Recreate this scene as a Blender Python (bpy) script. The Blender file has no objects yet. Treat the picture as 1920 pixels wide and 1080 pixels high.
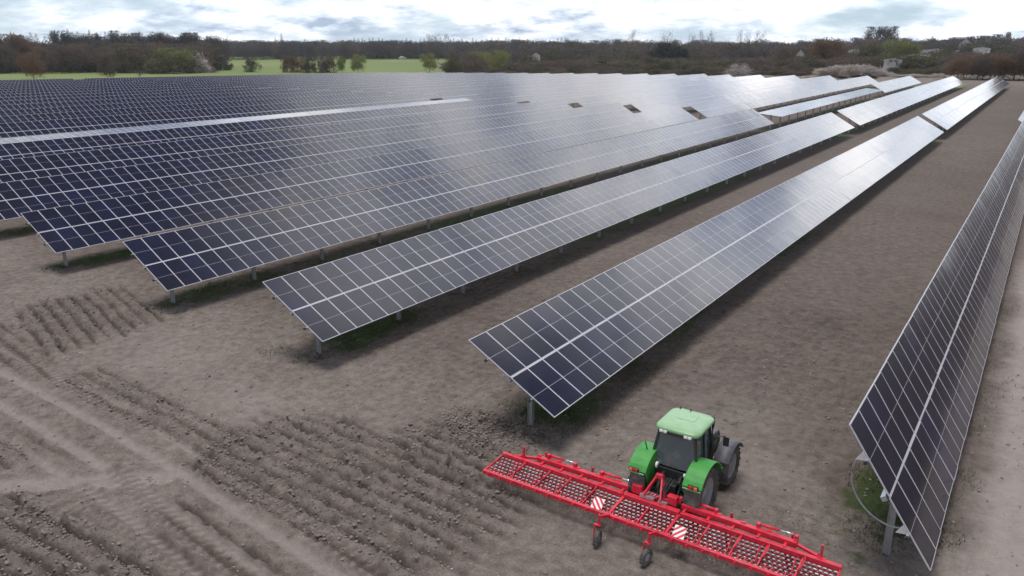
import bpy, math, random
import numpy as np
from mathutils import Matrix, Vector
R_ = math.radians
rnd = random.Random(7)
C = bpy.context.scene.collection
scene = bpy.context.scene

# ------------------------------------------------------------------ terrain
def sstep(a, b, x):
    t = np.clip((np.asarray(x, float)-a)/(b-a), 0, 1)
    return t*t*(3-2*t)
def gz(x, y):
    x = np.asarray(x, float); y = np.asarray(y, float)
    ye = np.minimum(y, 400); xe = np.maximum(x, -320); xe = np.minimum(xe, 60)
    z = .0048*ye - .0006*(xe+15) + 5e-5*np.minimum(0, xe+16)*np.maximum(0, ye-25)
    z = z + .42*sstep(-45, -98, x)*(1-sstep(150, 260, y))
    return z
def G(x, y): return float(gz(x, y))

# ------------------------------------------------------------------ node helpers
def newmat(name):
    m = bpy.data.materials.new(name); m.use_nodes = True
    nt = m.node_tree; nt.nodes.clear()
    out = nt.nodes.new('ShaderNodeOutputMaterial'); b = nt.nodes.new('ShaderNodeBsdfPrincipled')
    nt.links.new(b.outputs[0], out.inputs[0])
    return m, nt, b, out
def N(nt, t, **kw):
    n = nt.nodes.new(t)
    for k, v in kw.items():
        if k.startswith('i_'):
            n.inputs[k[2:].replace('_', ' ')].default_value = v
        else: setattr(n, k, v)
    return n
def ramp(nt, fac, stops):
    r = nt.nodes.new('ShaderNodeValToRGB'); el = r.color_ramp.elements
    while len(el) < len(stops): el.new(.5)
    for e, (p, c) in zip(el, stops):
        e.position = p; e.color = (*c, 1) if len(c) == 3 else c
    nt.links.new(fac, r.inputs[0]); return r.outputs[0]
def mixc(nt, f, a, b, mode='MIX'):
    m = nt.nodes.new('ShaderNodeMix'); m.data_type = 'RGBA'; m.blend_type = mode
    for s, v in ((m.inputs[0], f), (m.inputs[6], a), (m.inputs[7], b)):
        if hasattr(v, 'is_linked'): nt.links.new(v, s)
        else: s.default_value = v if isinstance(v, float) else (*v, 1)
    return m.outputs[2]
def simple(name, col, rough=.6, metal=0., var=.12, scale=6., bump=0., spec=.5, coat=0., dirt=0.):
    m, nt, b, out = newmat(name)
    tc = N(nt, 'ShaderNodeTexCoord'); no = N(nt, 'ShaderNodeTexNoise', i_Scale=scale, i_Detail=4.)
    nt.links.new(tc.outputs['Object'], no.inputs['Vector'])
    c = ramp(nt, no.outputs[0], [(.3, tuple(x*(1-var) for x in col)), (.7, tuple(min(1, x*(1+var)) for x in col))])
    if dirt:
        dn = N(nt, 'ShaderNodeTexNoise', i_Scale=3.5, i_Detail=7., i_Roughness=.7); nt.links.new(tc.outputs['Object'], dn.inputs['Vector'])
        df_ = ramp(nt, dn.outputs[0], [(.62-dirt*.35, (0, 0, 0)), (.85-dirt*.2, (.85, .85, .85))]); c = mixc(nt, df_, c, (.20, .165, .14))
    nt.links.new(c, b.inputs['Base Color'])
    b.inputs['Roughness'].default_value = rough; b.inputs['Metallic'].default_value = metal
    b.inputs['Specular IOR Level'].default_value = spec; b.inputs['Coat Weight'].default_value = coat
    if bump:
        bp = N(nt, 'ShaderNodeBump', i_Strength=bump, i_Distance=.02)
        nt.links.new(no.outputs[0], bp.inputs['Height']); nt.links.new(bp.outputs[0], b.inputs['Normal'])
    return m

# panel glass: dark cells behind smooth glass
def glass_mat():
    m, nt, b, out = newmat('solar_glass')
    tc = N(nt, 'ShaderNodeTexCoord'); oi = N(nt, 'ShaderNodeObjectInfo')
    geo = N(nt, 'ShaderNodeNewGeometry')
    n1 = N(nt, 'ShaderNodeTexNoise', i_Scale=.35, i_Detail=3.); nt.links.new(geo.outputs['Position'], n1.inputs['Vector'])
    c = ramp(nt, n1.outputs[0], [(.3, (.008, .008, .015)), (.55, (.011, .011, .025)), (.75, (.013, .013, .040))])
    # faint cell raster of the module
    mp = N(nt, 'ShaderNodeMapping'); mp.inputs['Scale'].default_value = (5.2, 5.2, 1)
    nt.links.new(tc.outputs['Object'], mp.inputs[0])
    br = N(nt, 'ShaderNodeTexBrick', offset=0., i_Scale=1.); br.inputs['Mortar Size'].default_value = .02
    br.inputs['Brick Width'].default_value = .5; br.inputs['Row Height'].default_value = 1.
    br.inputs['Color1'].default_value = (1, 1, 1, 1); br.inputs['Color2'].default_value = (.85, .85, .9, 1); br.inputs['Mortar'].default_value = (1.5, 1.5, 1.5, 1)
    nt.links.new(mp.outputs[0], br.inputs[0])
    c = mixc(nt, 1., c, br.outputs[0], 'MULTIPLY')
    nt.links.new(c, b.inputs['Base Color'])
    d = N(nt, 'ShaderNodeTexNoise', i_Scale=2.5, i_Detail=5.); nt.links.new(geo.outputs['Position'], d.inputs['Vector'])
    rr = N(nt, 'ShaderNodeMapRange'); rr.inputs[3].default_value = .05; rr.inputs[4].default_value = .15
    nt.links.new(d.outputs[0], rr.inputs[0]); nt.links.new(rr.outputs[0], b.inputs['Roughness'])
    b.inputs['IOR'].default_value = GLASS_IOR
    b.inputs['Coat Weight'].default_value = .15; b.inputs['Coat Roughness'].default_value = .03; b.inputs['Coat IOR'].default_value = 1.5
    return m
GLASS_IOR = 1.36
M = {}
M['glass'] = glass_mat()
M['alu'] = simple('panel_frame_alu', (.44, .43, .47), .35, .0, .05, 3)
M['ribbon'] = simple('cell_gap_white', (.38, .38, .42), .4, 0, .04, 3)
M['back'] = simple('panel_back', (.16, .17, .19), .5, 0, .1, 2)
M['galv'] = simple('galvanised_steel', (.42, .44, .46), .45, .7, .15, 9, .1)
M['white'] = simple('white_bracket', (.75, .75, .75), .5, 0, .05)
M['dark'] = simple('dark_rubber_cap', (.02, .02, .02), .7)
M['green'] = simple('tractor_green', (.035, .25, .035), .55, 0, .12, 4, dirt=.15)
M['roofgreen'] = simple('tractor_roof_green', (.21, .37, .19), .45, 0, .08, 5, coat=.2)
M['black'] = simple('black_plastic', (.022, .023, .025), .5, 0, .2, 8)
M['tyre'] = simple('tyre_rubber', (.05, .047, .045), .85, 0, .3, 12, .3, dirt=.62)
M['dusty'] = simple('dusty_rim', (.3, .3, .31), .6, .1, .15, 7, dirt=.3)
M['fender'] = simple('dark_grey_fender', (.07, .072, .085), .55, 0, .12, 6, dirt=.3)
M['steel'] = simple('bright_rod_steel', (.75, .75, .76), .2, .9, .05)
M['tine'] = simple('tine_steel', (.42, .38, .39), .45, .5, .2, 14, dirt=.3)
M['red'] = simple('implement_red', (.56, .016, .04), .48, 0, .22, 5, .05, dirt=.22)
M['redlt'] = simple('warning_red', (.6, .03, .04), .5)
M['orange'] = simple('lamp_orange', (.8, .2, .03), .3)
M['redlamp'] = simple('lamp_red', (.55, .02, .02), .3)
M['seat'] = simple('seat_fabric_grey', (.5, .53, .55), .8)
M['hose'] = simple('hose_rubber', (.03, .03, .03), .6)

def cabglass():
    m, nt, b, out = newmat('cab_glass')
    b.inputs['Base Color'].default_value = (.17, .2, .215, 1); b.inputs['Roughness'].default_value = .05
    b.inputs['Coat Weight'].default_value = .8; b.inputs['IOR'].default_value = 1.8
    tr = N(nt, 'ShaderNodeBsdfTransparent'); tr.inputs[0].default_value = (.7, .78, .78, 1)
    mx = N(nt, 'ShaderNodeMixShader', i_Fac=.5)
    nt.links.new(b.outputs[0], mx.inputs[1]); nt.links.new(tr.outputs[0], mx.inputs[2]); nt.links.new(mx.outputs[0], out.inputs[0])
    return m
M['cabglass'] = cabglass()

# ------------------------------------------------------------------ mesh builder
class MB:
    def __init__(s): s.v = []; s.f = []; s.m = []; s.sm = []
    def add(s, vs, fs, mi=0, smooth=False):
        o = len(s.v); s.v += [tuple(v) for v in vs]
        for f in fs: s.f.append(tuple(i+o for i in f)); s.m.append(mi); s.sm.append(smooth)
    def box(s, c, size, mi=0, rot=None):
        hx, hy, hz = [a/2 for a in size]; c = Vector(c)
        vs = [Vector((a*hx, b*hy, d*hz)) for a in (-1, 1) for b in (-1, 1) for d in (-1, 1)]
        if rot is not None: vs = [rot @ v for v in vs]
        s.add([v+c for v in vs], [(0, 1, 3, 2), (4, 6, 7, 5), (0, 4, 5, 1), (2, 3, 7, 6), (0, 2, 6, 4), (1, 5, 7, 3)], mi)
    def beam(s, a, b, w, h, mi=0, up=(0, 0, 1)):
        a = Vector(a); b = Vector(b); d = (b-a); L = d.length; d = d/L
        u = Vector(up); x = d.cross(u)
        if x.length < 1e-4: x = d.cross(Vector((0, 1, 0)))
        x.normalize(); z = x.cross(d)
        rot = Matrix((x, d, z)).transposed()
        s.box((a+b)/2, (w, L, h), mi, rot)
    def tube(s, pts, r, n=8, mi=0, cap=True):
        pts = [Vector(p) for p in pts]; rings = []
        rs = r if isinstance(r, (list, tuple)) else [r]*len(pts)
        for i, p in enumerate(pts):
            d = (pts[min(i+1, len(pts)-1)]-pts[max(i-1, 0)]).normalized()
            x = d.cross(Vector((0, 0, 1)))
            if x.length < 1e-3: x = Vector((1, 0, 0))
            x.normalize(); z = x.cross(d)
            rings.append([p+(x*math.cos(2*math.pi*k/n)+z*math.sin(2*math.pi*k/n))*rs[i] for k in range(n)])
        vs = [v for q in rings for v in q]; fs = []
        for i in range(len(pts)-1):
            for k in range(n): fs.append((i*n+k, i*n+(k+1) % n, (i+1)*n+(k+1) % n, (i+1)*n+k))
        if cap: fs += [tuple(range(n-1, -1, -1)), tuple((len(pts)-1)*n+k for k in range(n))]
        s.add(vs, fs, mi, True)
    def lathe(s, prof, c, n=40, mi=0):           # axis along x; prof = [(x, r)]
        vs = []; fs = []; m = len(prof)
        for k in range(n):
            a = 2*math.pi*k/n
            for (x, r) in prof: vs.append((c[0]+x, c[1]+r*math.cos(a), c[2]+r*math.sin(a)))
        for k in range(n):
            for i in range(m-1):
                fs.append((k*m+i, k*m+i+1, ((k+1) % n)*m+i+1, ((k+1) % n)*m+i))
        s.add(vs, fs, mi, True)
    def prism(s, poly, x0, x1, mi=0, axis='x'):   # poly in (y,z) extruded along x
        n = len(poly)
        if axis == 'x': vs = [(x0, a, b) for a, b in poly]+[(x1, a, b) for a, b in poly]
        else: vs = [(a, x0, b) for a, b in poly]+[(a, x1, b) for a, b in poly]
        fs = [tuple(range(n)), tuple(range(2*n-1, n-1, -1))]+[(i, i+n, (i+1) % n+n, (i+1) % n) for i in range(n)]
        s.add(vs, fs, mi)
    def mesh(s, name, mats):
        me = bpy.data.meshes.new(name); me.from_pydata(s.v, [], s.f)
        for m in mats: me.materials.append(m)
        me.polygons.foreach_set('material_index', s.m); me.polygons.foreach_set('use_smooth', s.sm)
        me.update(); return me
    def obj(s, name, mats, parent=None, bevel=0, loc=None):
        if not isinstance(mats, (list, tuple)): mats = [mats]
        o = bpy.data.objects.new(name, s.mesh(name, mats)); C.objects.link(o); o.parent = parent
        if loc: o.location = loc
        if bevel:
            b = o.modifiers.new('bevel', 'BEVEL'); b.width = bevel; b.segments = 2; b.limit_method = 'ANGLE'
        return o
def tag(o, label=None, cat=None, group=None, kind=None):
    if label: o['label'] = label
    if cat: o['category'] = cat
    if group: o['group'] = group
    if kind: o['kind'] = kind
    return o
def thing(name, loc, label, cat, group=None, rotz=0):
    o = bpy.data.objects.new(name, None); C.objects.link(o); o.empty_display_size = .3
    o.location = loc; o.rotation_euler = (0, 0, rotz); return tag(o, label, cat, group)
def inst(name, me, parent=None, loc=(0, 0, 0), rot=(0, 0, 0), scale=None):
    o = bpy.data.objects.new(name, me); C.objects.link(o); o.parent = parent
    o.location = loc; o.rotation_euler = rot
    if scale: o.scale = scale
    return o
def npmesh(name, V, F, mats, mi=None, smooth=None, tri=False):
    me = bpy.data.meshes.new(name); V = np.asarray(V, np.float32); F = np.asarray(F, np.int32)
    k = F.shape[1]
    me.vertices.add(len(V)); me.vertices.foreach_set('co', V.ravel())
    me.loops.add(F.size); me.loops.foreach_set('vertex_index', F.ravel())
    me.polygons.add(len(F)); me.polygons.foreach_set('loop_start', np.arange(0, F.size, k, dtype=np.int32))
    me.polygons.foreach_set('loop_total', np.full(len(F), k, np.int32))
    for m in mats: me.materials.append(m)
    if mi is not None: me.polygons.foreach_set('material_index', np.asarray(mi, np.int32))
    if smooth is not None: me.polygons.foreach_set('use_smooth', np.full(len(F), smooth, bool))
    me.update(calc_edges=True); me.validate(); return me

# ------------------------------------------------------------------ camera
f_px, pitch, yaw, H_CAM = 1470.19, R_(17.159), R_(-34.097), 15.30
Fv = Vector((math.sin(yaw)*math.cos(pitch), math.cos(yaw)*math.cos(pitch), -math.sin(pitch)))
Rv = Vector((math.cos(yaw), -math.sin(yaw), 0)); Uv = Rv.cross(Fv)
cam = bpy.data.cameras.new('camera'); co = bpy.data.objects.new('camera', cam); C.objects.link(co)
co.matrix_world = Matrix(((Rv.x, Uv.x, -Fv.x, 0), (Rv.y, Uv.y, -Fv.y, 0), (Rv.z, Uv.z, -Fv.z, H_CAM), (0, 0, 0, 1)))
cam.sensor_width = 36; cam.lens = f_px/1920*36; cam.clip_end = 12000; cam.clip_start = .2
scene.camera = co
def bearing(u):                                # horizontal direction seen at picture column u near the horizon
    d = Fv*f_px + Rv*(u-960) - Uv*(110-540); d.z = 0; return d.normalized()
def at(u, dist):
    d = bearing(u)*dist; return d.x, d.y

# ------------------------------------------------------------------ numpy noise
rs = np.random.RandomState(3)
_T = rs.rand(256, 256)
def vnoise(x, y):
    xi = np.floor(x).astype(int); yi = np.floor(y).astype(int); fx = x-xi; fy = y-yi
    fx = fx*fx*(3-2*fx); fy = fy*fy*(3-2*fy)
    a = _T[xi % 256, yi % 256]; b = _T[(xi+1) % 256, yi % 256]; c = _T[xi % 256, (yi+1) % 256]; d = _T[(xi+1) % 256, (yi+1) % 256]
    return (a*(1-fx)+b*fx)*(1-fy)+(c*(1-fx)+d*fx)*fy
def fbm(x, y, s, o=4):
    r = 0; a = 1; t = 0
    for i in range(o):
        r = r+a*vnoise(x*s+17.3*i, y*s+5.1*i); t += a; a *= .5; s *= 2.03
    return r/t

# ------------------------------------------------------------------ ground sheet
def axis(lo, hi, step, far_lo, far_hi):
    mid = np.arange(lo, hi, step); out = []; s = step; p = lo
    while p > far_lo: s = min(s*1.16, 90); p -= s; out.append(p)
    out = out[::-1]; o2 = []; s = step; p = mid[-1]
    while p < far_hi: s = min(s*1.16, 90); p += s; o2.append(p)
    return np.concatenate([out, mid, o2])
gxs = axis(-56, 7, .088, -4500, 3500); gys = axis(7.5, 46, .088, -600, 5500)
X, Y = np.meshgrid(gxs, gys, indexing='ij')
def band(x, y, pts, w):
    d = np.full(x.shape, 1e9); al = np.zeros(x.shape); acc = 0
    for (a, b) in zip(pts[:-1], pts[1:]):
        ax, ay = a; bx, by = b; L = math.hypot(bx-ax, by-ay)
        t = np.clip(((x-ax)*(bx-ax)+(y-ay)*(by-ay))/L**2, 0, 1)
        dd = ((x-ax)*(by-ay)-(y-ay)*(bx-ax))/L
        q = np.hypot(x-(ax+t*(bx-ax)), y-(ay+t*(by-ay)))
        m = q < np.abs(d); d = np.where(m, np.sign(dd)*q, d); al = np.where(m, acc+t*L, al); acc += L
    return d, al
near = (X > -60) & (X < 9) & (Y > 6) & (Y < 50)
Z = gz(X, Y)
xn = X[near]; yn = Y[near]
h = (fbm(xn, yn, .35, 3)-.5)*.10 + (fbm(xn, yn, 2.2, 3)-.5)*.05
cl = fbm(xn+40, yn, 3.2, 4)
aisle = sstep(22, 26, yn)
head = 1-aisle
# furrowed patches of the headland
def furrow(cx, cy, hw, hh, slope, sp, amp, ph=0):
    global trough
    yy = yn-slope*(xn-cx)
    edge = (fbm(xn, yn, .45, 3)-.5)*3.2
    m = sstep(hw+1.1, hw-1.1, np.abs(xn-cx)+edge)*sstep(hh+.5, hh-.5, np.abs(yn-cy-slope*(xn-cx))+edge*.3)
    wob = (fbm(xn, yn, .35, 2)-.5)*.25+(fbm(xn, yn, 2.6, 2)-.5)*.16
    ph_ = (yy-cy+wob+ph)/sp; d = np.abs(ph_-np.round(ph_))*sp
    brk = sstep(.22, .55, fbm(xn*.8+9, yn*1.6, .9, 3))
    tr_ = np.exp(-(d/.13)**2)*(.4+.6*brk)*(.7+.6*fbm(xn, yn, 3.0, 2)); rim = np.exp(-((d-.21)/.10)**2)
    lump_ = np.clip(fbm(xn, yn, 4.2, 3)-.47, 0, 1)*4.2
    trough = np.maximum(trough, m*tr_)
    return m, m*amp*(-.95*tr_+rim*(.2+.7*lump_)*(.4+.6*brk)+.07*lump_)
fur = 0; fm = 0; trough = np.zeros_like(xn)
for a in ((-19.2, 17.7, 6.0, 3.3, -.06, .74, .30), (-45.3, 22.2, 4.6, 3.6, -.3, .80, .27), (-24.5, 9.0, 5.0, 1.9, .05, .74, .30, .2),
          (-17.3, 21.2, 2.6, 1.6, -.12, .7, .27), (-31.5, 17.1, 6.5, 1.1, -.05, .8, .19), (-35.5, 11.2, 5.0, 1.3, .0, .8, .2), (-52, 14.5, 4, 1.7, -.1, .9, .15), (-17, 12.0, 6, 1.0, -.1, .75, .15), (-43, 17.0, 6, .9, -.15, .8, .14)):
    m, z_ = furrow(*a); fur = fur+z_; fm = np.maximum(fm, m)
h += fur
# loose clods at the end of the near row
cm = sstep(3.2, .8, np.hypot((xn+17.3)*1.0, (yn-23.6)*1.3)+(fbm(xn, yn, .9, 2)-.5)*1.5)
h += cm*(.28*np.clip(fbm(xn, yn, 2.6, 3)-.42, 0, 1)*2)
cm2 = sstep(1.3, .3, np.hypot(xn+28.9, (yn-21.4)*1.4)); h += cm2*.35*(fbm(xn, yn, 1.8, 3)-.5)
clodm = sstep(.40, .62, fbm(xn+3, yn+60, .22, 3))*head
h += clodm*.09*np.clip(cl-.55, 0, 1)*5
# wheel tracks pressed into the headland
trk = np.zeros_like(xn); tpit = np.zeros_like(xn)
TR = [([(-60, 13.9), (-36.7, 13.57), (-25, 13.05), (-17.9, 12.27), (-8, 10.6)], .22, 0), ([(-60, 15.4), (-40.6, 15.31), (-31.1, 15.0), (-22.5, 14.3), (-15.7, 13.59), (-6, 12.2)], .22, 0),
      ([(-31, 8.2), (-29.5, 10.3), (-26.7, 12.5), (-25, 14)], .5, 0), ([(-29, 7), (-27.2, 9.3), (-25, 11.3)], .33, 1),
      ([(-27, 13.3), (-22.7, 12.55), (-17.9, 11.95), (-12, 11)], .33, 1), ([(-24.5, 15.6), (-19.4, 15.0), (-12, 13.9)], .3, 1), ([(-27, 11.9), (-24, 11.6), (-19.4, 11.2), (-14, 10.4)], .3, 1),
      ([(-60, 12.6), (-37, 12.2), (-25, 11.9), (-14, 10.9)], .18, 0), ([(-60, 16.9), (-41, 16.7), (-31, 16.3), (-23, 15.5)], .18, 0),
      ([(-44, 17.0), (-36, 16.2), (-29, 16.0)], .3, 1)]
for pts, w, tread in TR:
    d, al = band(xn, yn, pts, w)
    m = sstep(w+.16, w-.1, np.abs(d))
    h = h*(1-.85*m) - m*.06 + .045*np.exp(-((np.abs(d)-w-.12)/.12)**2)
    if tread:
        tp = m*(np.sin(2*math.pi*(al-np.abs(d)*.6)/.42) > .1)*(np.abs(d) > .05)
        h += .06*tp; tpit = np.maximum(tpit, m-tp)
    trk = np.maximum(trk, m*(1 if not tread else .45))
# fine harrow lines down the aisles
h = h*(1-.45*aisle*(1-cm)) + aisle*.012*np.sin(2*math.pi*xn/.5+3*fbm(xn, yn, .3, 2)) + aisle*.10*np.clip(cl-.55, 0, 1)*3 + aisle*.03*(fbm(xn, yn, 1.6, 3)-.5)
h += 0
rough_r = sstep(-1.2, .3, xn); h += rough_r*(.14*(fbm(xn, yn, 1.1, 4)-.5)+.10*np.clip(fbm(xn, yn, 2.9, 3)-.5, 0, 1)*2)
h += (.02+.05*fm+.06*cm+.02*rough_r)*(rs.rand(len(xn))-.5)
tfull = None
fade = sstep(-59, -55, xn)*sstep(8.9, 6.9, xn)*sstep(7, 8, yn)*sstep(49, 45, yn)
hn = h*fade
Z[near] += hn
TRG = np.zeros(X.shape); TRG[near] = np.maximum(np.maximum(trough**1.5, cm*.8), .22*fm)*fade
V = np.stack([X, Y, Z], -1).reshape(-1, 3)
ni, nj = X.shape; idx = np.arange(ni*nj).reshape(ni, nj)
F = np.stack([idx[:-1, :-1], idx[1:, :-1], idx[1:, 1:], idx[:-1, 1:]], -1).reshape(-1, 4)

def ground_mat():
    m, nt, b, out = newmat('field_soil')
    geo = N(nt, 'ShaderNodeNewGeometry'); P = geo.outputs['Position']
    def noise(s, d=5., r=.55, dim='3D'):
        n = N(nt, 'ShaderNodeTexNoise', i_Scale=s, i_Detail=d, i_Roughness=r); nt.links.new(P, n.inputs['Vector']); return n.outputs[0]
    n1 = noise(.16, 5.); n2 = noise(2.3, 8., .65); n3 = noise(14., 6., .7)
    soil = ramp(nt, n1, [(.3, SOIL[0]), (.5, SOIL[1]), (.72, SOIL[2])])
    soil = mixc(nt, .75, soil, ramp(nt, n2, [(.25, SOIL[3]), (.5, SOIL[1]), (.75, SOIL[4])]))
    fine = ramp(nt, n3, [(.32, (.58, .57, .56)), (.52, (1, 1, 1)), (.75, (1.38, 1.36, 1.34))])
    soil = mixc(nt, .8, soil, mixc(nt, 1., soil, fine, 'MULTIPLY'))
    at_ = N(nt, 'ShaderNodeAttribute', attribute_name='cover'); sp = N(nt, 'ShaderNodeSeparateColor'); nt.links.new(at_.outputs['Color'], sp.inputs[0])
    # R: dry compacted dusty tracks, G: grass, B: damp dark soil and painted shade
    c = mixc(nt, sp.outputs[0], soil, mixc(nt, .42, (.37, .325, .30), soil))
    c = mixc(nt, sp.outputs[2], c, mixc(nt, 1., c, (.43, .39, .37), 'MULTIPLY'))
    gn = noise(.9, 8., .7); gb = noise(.006, 4., .5)
    near_g = ramp(nt, gn, [(.3, (.03, .036, .018)), (.55, (.05, .068, .026)), (.8, (.13, .12, .065))])
    far_g = ramp(nt, gb, [(.3, (.12, .15, .055)), (.5, (.135, .18, .055)), (.7, (.17, .19, .08))])
    ln = N(nt, 'ShaderNodeVectorMath', operation='LENGTH'); nt.links.new(P, ln.inputs[0])
    mr = N(nt, 'ShaderNodeMapRange'); mr.inputs[1].default_value = 150; mr.inputs[2].default_value = 350; nt.links.new(ln.outputs['Value'], mr.inputs[0])
    grass = mixc(nt, mr.outputs[0], near_g, far_g)
    # ragged edge for the grass cover
    ma = N(nt, 'ShaderNodeMath', operation='ADD'); nt.links.new(sp.outputs[1], ma.inputs[0])
    mm = N(nt, 'ShaderNodeMath', operation='MULTIPLY_ADD'); nt.links.new(noise(2.0, 8., .75), mm.inputs[0]); mm.inputs[1].default_value = 1.3; mm.inputs[2].default_value = -.65
    nt.links.new(mm.outputs[0], ma.inputs[1])
    gm = ramp(nt, ma.outputs[0], [(.42, (0, 0, 0)), (.62, (1, 1, 1))])
    c = mixc(nt, gm, c, grass)
    nt.links.new(c, b.inputs['Base Color']); b.inputs['Roughness'].default_value = .95; b.inputs['Specular IOR Level'].default_value = .12
    bp = N(nt, 'ShaderNodeBump', i_Strength=.9, i_Distance=.07); bm_ = noise(4.5, 9., .78)
    nt.links.new(bm_, bp.inputs['Height']); nt.links.new(bp.outputs[0], b.inputs['Normal'])
    return m
SOIL = [(.106, .087, .076), (.162, .135, .119), (.198, .168, .149), (.073, .059, .051), (.25, .213, .19)]
M['ground'] = ground_mat()
me = npmesh('ground', V, F, [M['ground']], smooth=True)
ground = bpy.data.objects.new('ground', me); C.objects.link(ground); tag(ground, kind='structure')
# cover attribute
XX = X.ravel(); YY = Y.ravel(); cov = np.zeros((len(XX), 4), np.float32); cov[:, 3] = 1
tr_full = np.zeros(X.shape); tr_full[near] = trk*fade; cov[:, 0] = tr_full.ravel()*.5
cov[:, 0] = np.maximum(cov[:, 0], sstep(-1.0, 1.0, XX)*(1-sstep(4.5, 7., XX))*(1-sstep(100, 200, YY))*.9)       # pale dry strip
for (px_, py_, rx_, ry_, a_) in ((-9.2, 30.2, 2.6, 3.4, .55), (-7.2, 27.5, 2.2, 2.2, .4), (-28, 19.5, 5, 2.6, .25), (-35, 21, 4, 3, .25)):
    cov[:, 0] = np.maximum(cov[:, 0], a_*np.exp(-((XX-px_)/rx_)**2-((YY-py_)/ry_)**2)*(.5+fbm(XX, YY, .8, 3)))
ff = np.zeros(X.shape); ff[near] = np.clip(np.maximum(fm*.04, cm*.3)+trough*.95+.45*tpit, 0, 1)*fade; cov[:, 2] = ff.ravel()  # furrow-trough shadow painted as dark colour; tread pits darkened too, clods damp

XROW = lambda k: -15.94+13.6*k-(.18 if k <= -1 else 0)
inarray = (XX > XROW(-23)-4) & (XX < 3) & (YY > 24) & (YY < 352)
gr = np.zeros(len(XX))
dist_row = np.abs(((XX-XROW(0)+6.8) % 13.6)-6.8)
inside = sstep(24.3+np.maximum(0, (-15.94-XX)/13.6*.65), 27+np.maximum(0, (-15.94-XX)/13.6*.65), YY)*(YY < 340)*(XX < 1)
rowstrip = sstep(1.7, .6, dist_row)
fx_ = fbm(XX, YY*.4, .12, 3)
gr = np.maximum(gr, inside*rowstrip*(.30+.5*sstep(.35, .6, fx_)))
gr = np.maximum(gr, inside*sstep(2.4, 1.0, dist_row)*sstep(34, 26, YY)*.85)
# green edge between the second and third row far off, yellow-green weeds next to the right-hand table
gr = np.maximum(gr, sstep(60, 120, YY)*(YY < 340)*(XX > -29)*(XX < -16)*.22)
gr = np.maximum(gr, .42*sstep(3.0, .8, np.hypot(XX+3.4, (YY-24.6)*.6)))
gr = np.maximum(gr, .40*sstep(2.6, .8, np.hypot(XX+9.3, (YY-31)*.7)))
out_ = (YY > 350) | (XX < XROW(-22)-7) | (XX > 120)
rr_ = np.hypot(XX, YY)
gr = np.where(out_ & (rr_ > 120), 1.2, gr)
scrub = (XX/np.maximum(YY, 1) > -.79) & (YY > 350)
gr = np.where(scrub, .35, gr)
gr = np.where((XX > -20) & (XX < 60) & (YY > 200) & (YY < 352), .15, gr)
lane = sstep(25, 31, YY)*(YY < 345)*(XX < -1.2)*(XX > -320)*(.46+.4*(fbm(XX, YY, .11, 3)-.5))      # freshly harrowed, moister soil between the rows
cov[:, 2] = np.maximum(cov[:, 2], lane)
cov[:, 2] = np.maximum(cov[:, 2], inside*sstep(3.1, 1.7, dist_row+(fbm(XX, YY, .5, 3)-.5)*1.6)*.7)     # untilled strip along each row: damp soil, with table shade painted into it
cov[:, 2] = np.maximum(cov[:, 2], sstep(4.5, 7.0, XX+(fbm(XX, YY, .3, 2)-.5)*1.5)*(YY < 352)*1.0)       # unseen dark ground beyond the pale track, added to darken the right-hand table's reflections
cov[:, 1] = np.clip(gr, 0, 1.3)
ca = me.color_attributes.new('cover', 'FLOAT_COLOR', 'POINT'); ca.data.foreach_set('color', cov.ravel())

def ground_h(x, y):                      # height of the detailed sheet at a point
    i = int(np.searchsorted(gxs, x))-1; j = int(np.searchsorted(gys, y))-1
    return float(Z[i, j])

# ------------------------------------------------------------------ solar tables
DC, MW, W = 1.155, 2.32, 4.70
def module_mesh(name, detail=True):
    b = MB(); hx, hy = MW/2, (DC-.006)/2; fr = .030
    b.add([(-hx+fr, -hy+fr, 0), (hx-fr, -hy+fr, 0), (hx-fr, hy-fr, 0), (-hx+fr, hy-fr, 0)], [(0, 1, 2, 3)], 0)
    o = [(-hx, -hy), (hx, -hy), (hx, hy), (-hx, hy)]; i = [(-hx+fr, -hy+fr), (hx-fr, -hy+fr), (hx-fr, hy-fr), (-hx+fr, hy-fr)]
    for k in range(4):
        l = (k+1) % 4
        b.add([(*o[k], .004), (*o[l], .004), (*i[l], .004), (*i[k], .004)], [(0, 1, 2, 3)], 1)
        b.add([(*o[k], -.035), (*o[l], -.035), (*o[l], .004), (*o[k], .004)], [(0, 1, 2, 3)], 1)
    if detail:
        n = 14; y = -hy+fr; step = (2*hy-2*fr)/n
        for k in range(n):
            b.add([(-.011, y+step*k, .0015), (.011, y+step*k, .0015), (.011, y+step*(k+.6), .0015), (-.011, y+step*(k+.6), .0015)], [(0, 1, 2, 3)], 2)
    else:
        b.add([(-.008, -hy+fr, .0015), (.008, -hy+fr, .0015), (.008, hy-fr, .0015), (-.008, hy-fr, .0015)], [(0, 1, 2, 3)], 2)
    b.add([(-hx, -hy, -.035), (-hx, hy, -.035), (hx, hy, -.035), (hx, -hy, -.035)], [(0, 1, 2, 3)], 3)
    return b
MM = [M['glass'], M['alu'], M['ribbon'], M['back']]
mod_near = module_mesh('solar_module').mesh('solar_module', MM)
tb = module_mesh('t', False); TVn = np.array(tb.v); TFn = np.array(tb.f); TMn = np.array(tb.m)
postb = MB()
for s in (-1, 1): postb.box((.1*s, 0, 0), (.014, .17, 1))
postb.box((0, 0, 0), (.186, .012, 1))
post_me = postb.mesh('post', [M['galv']])

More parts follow.
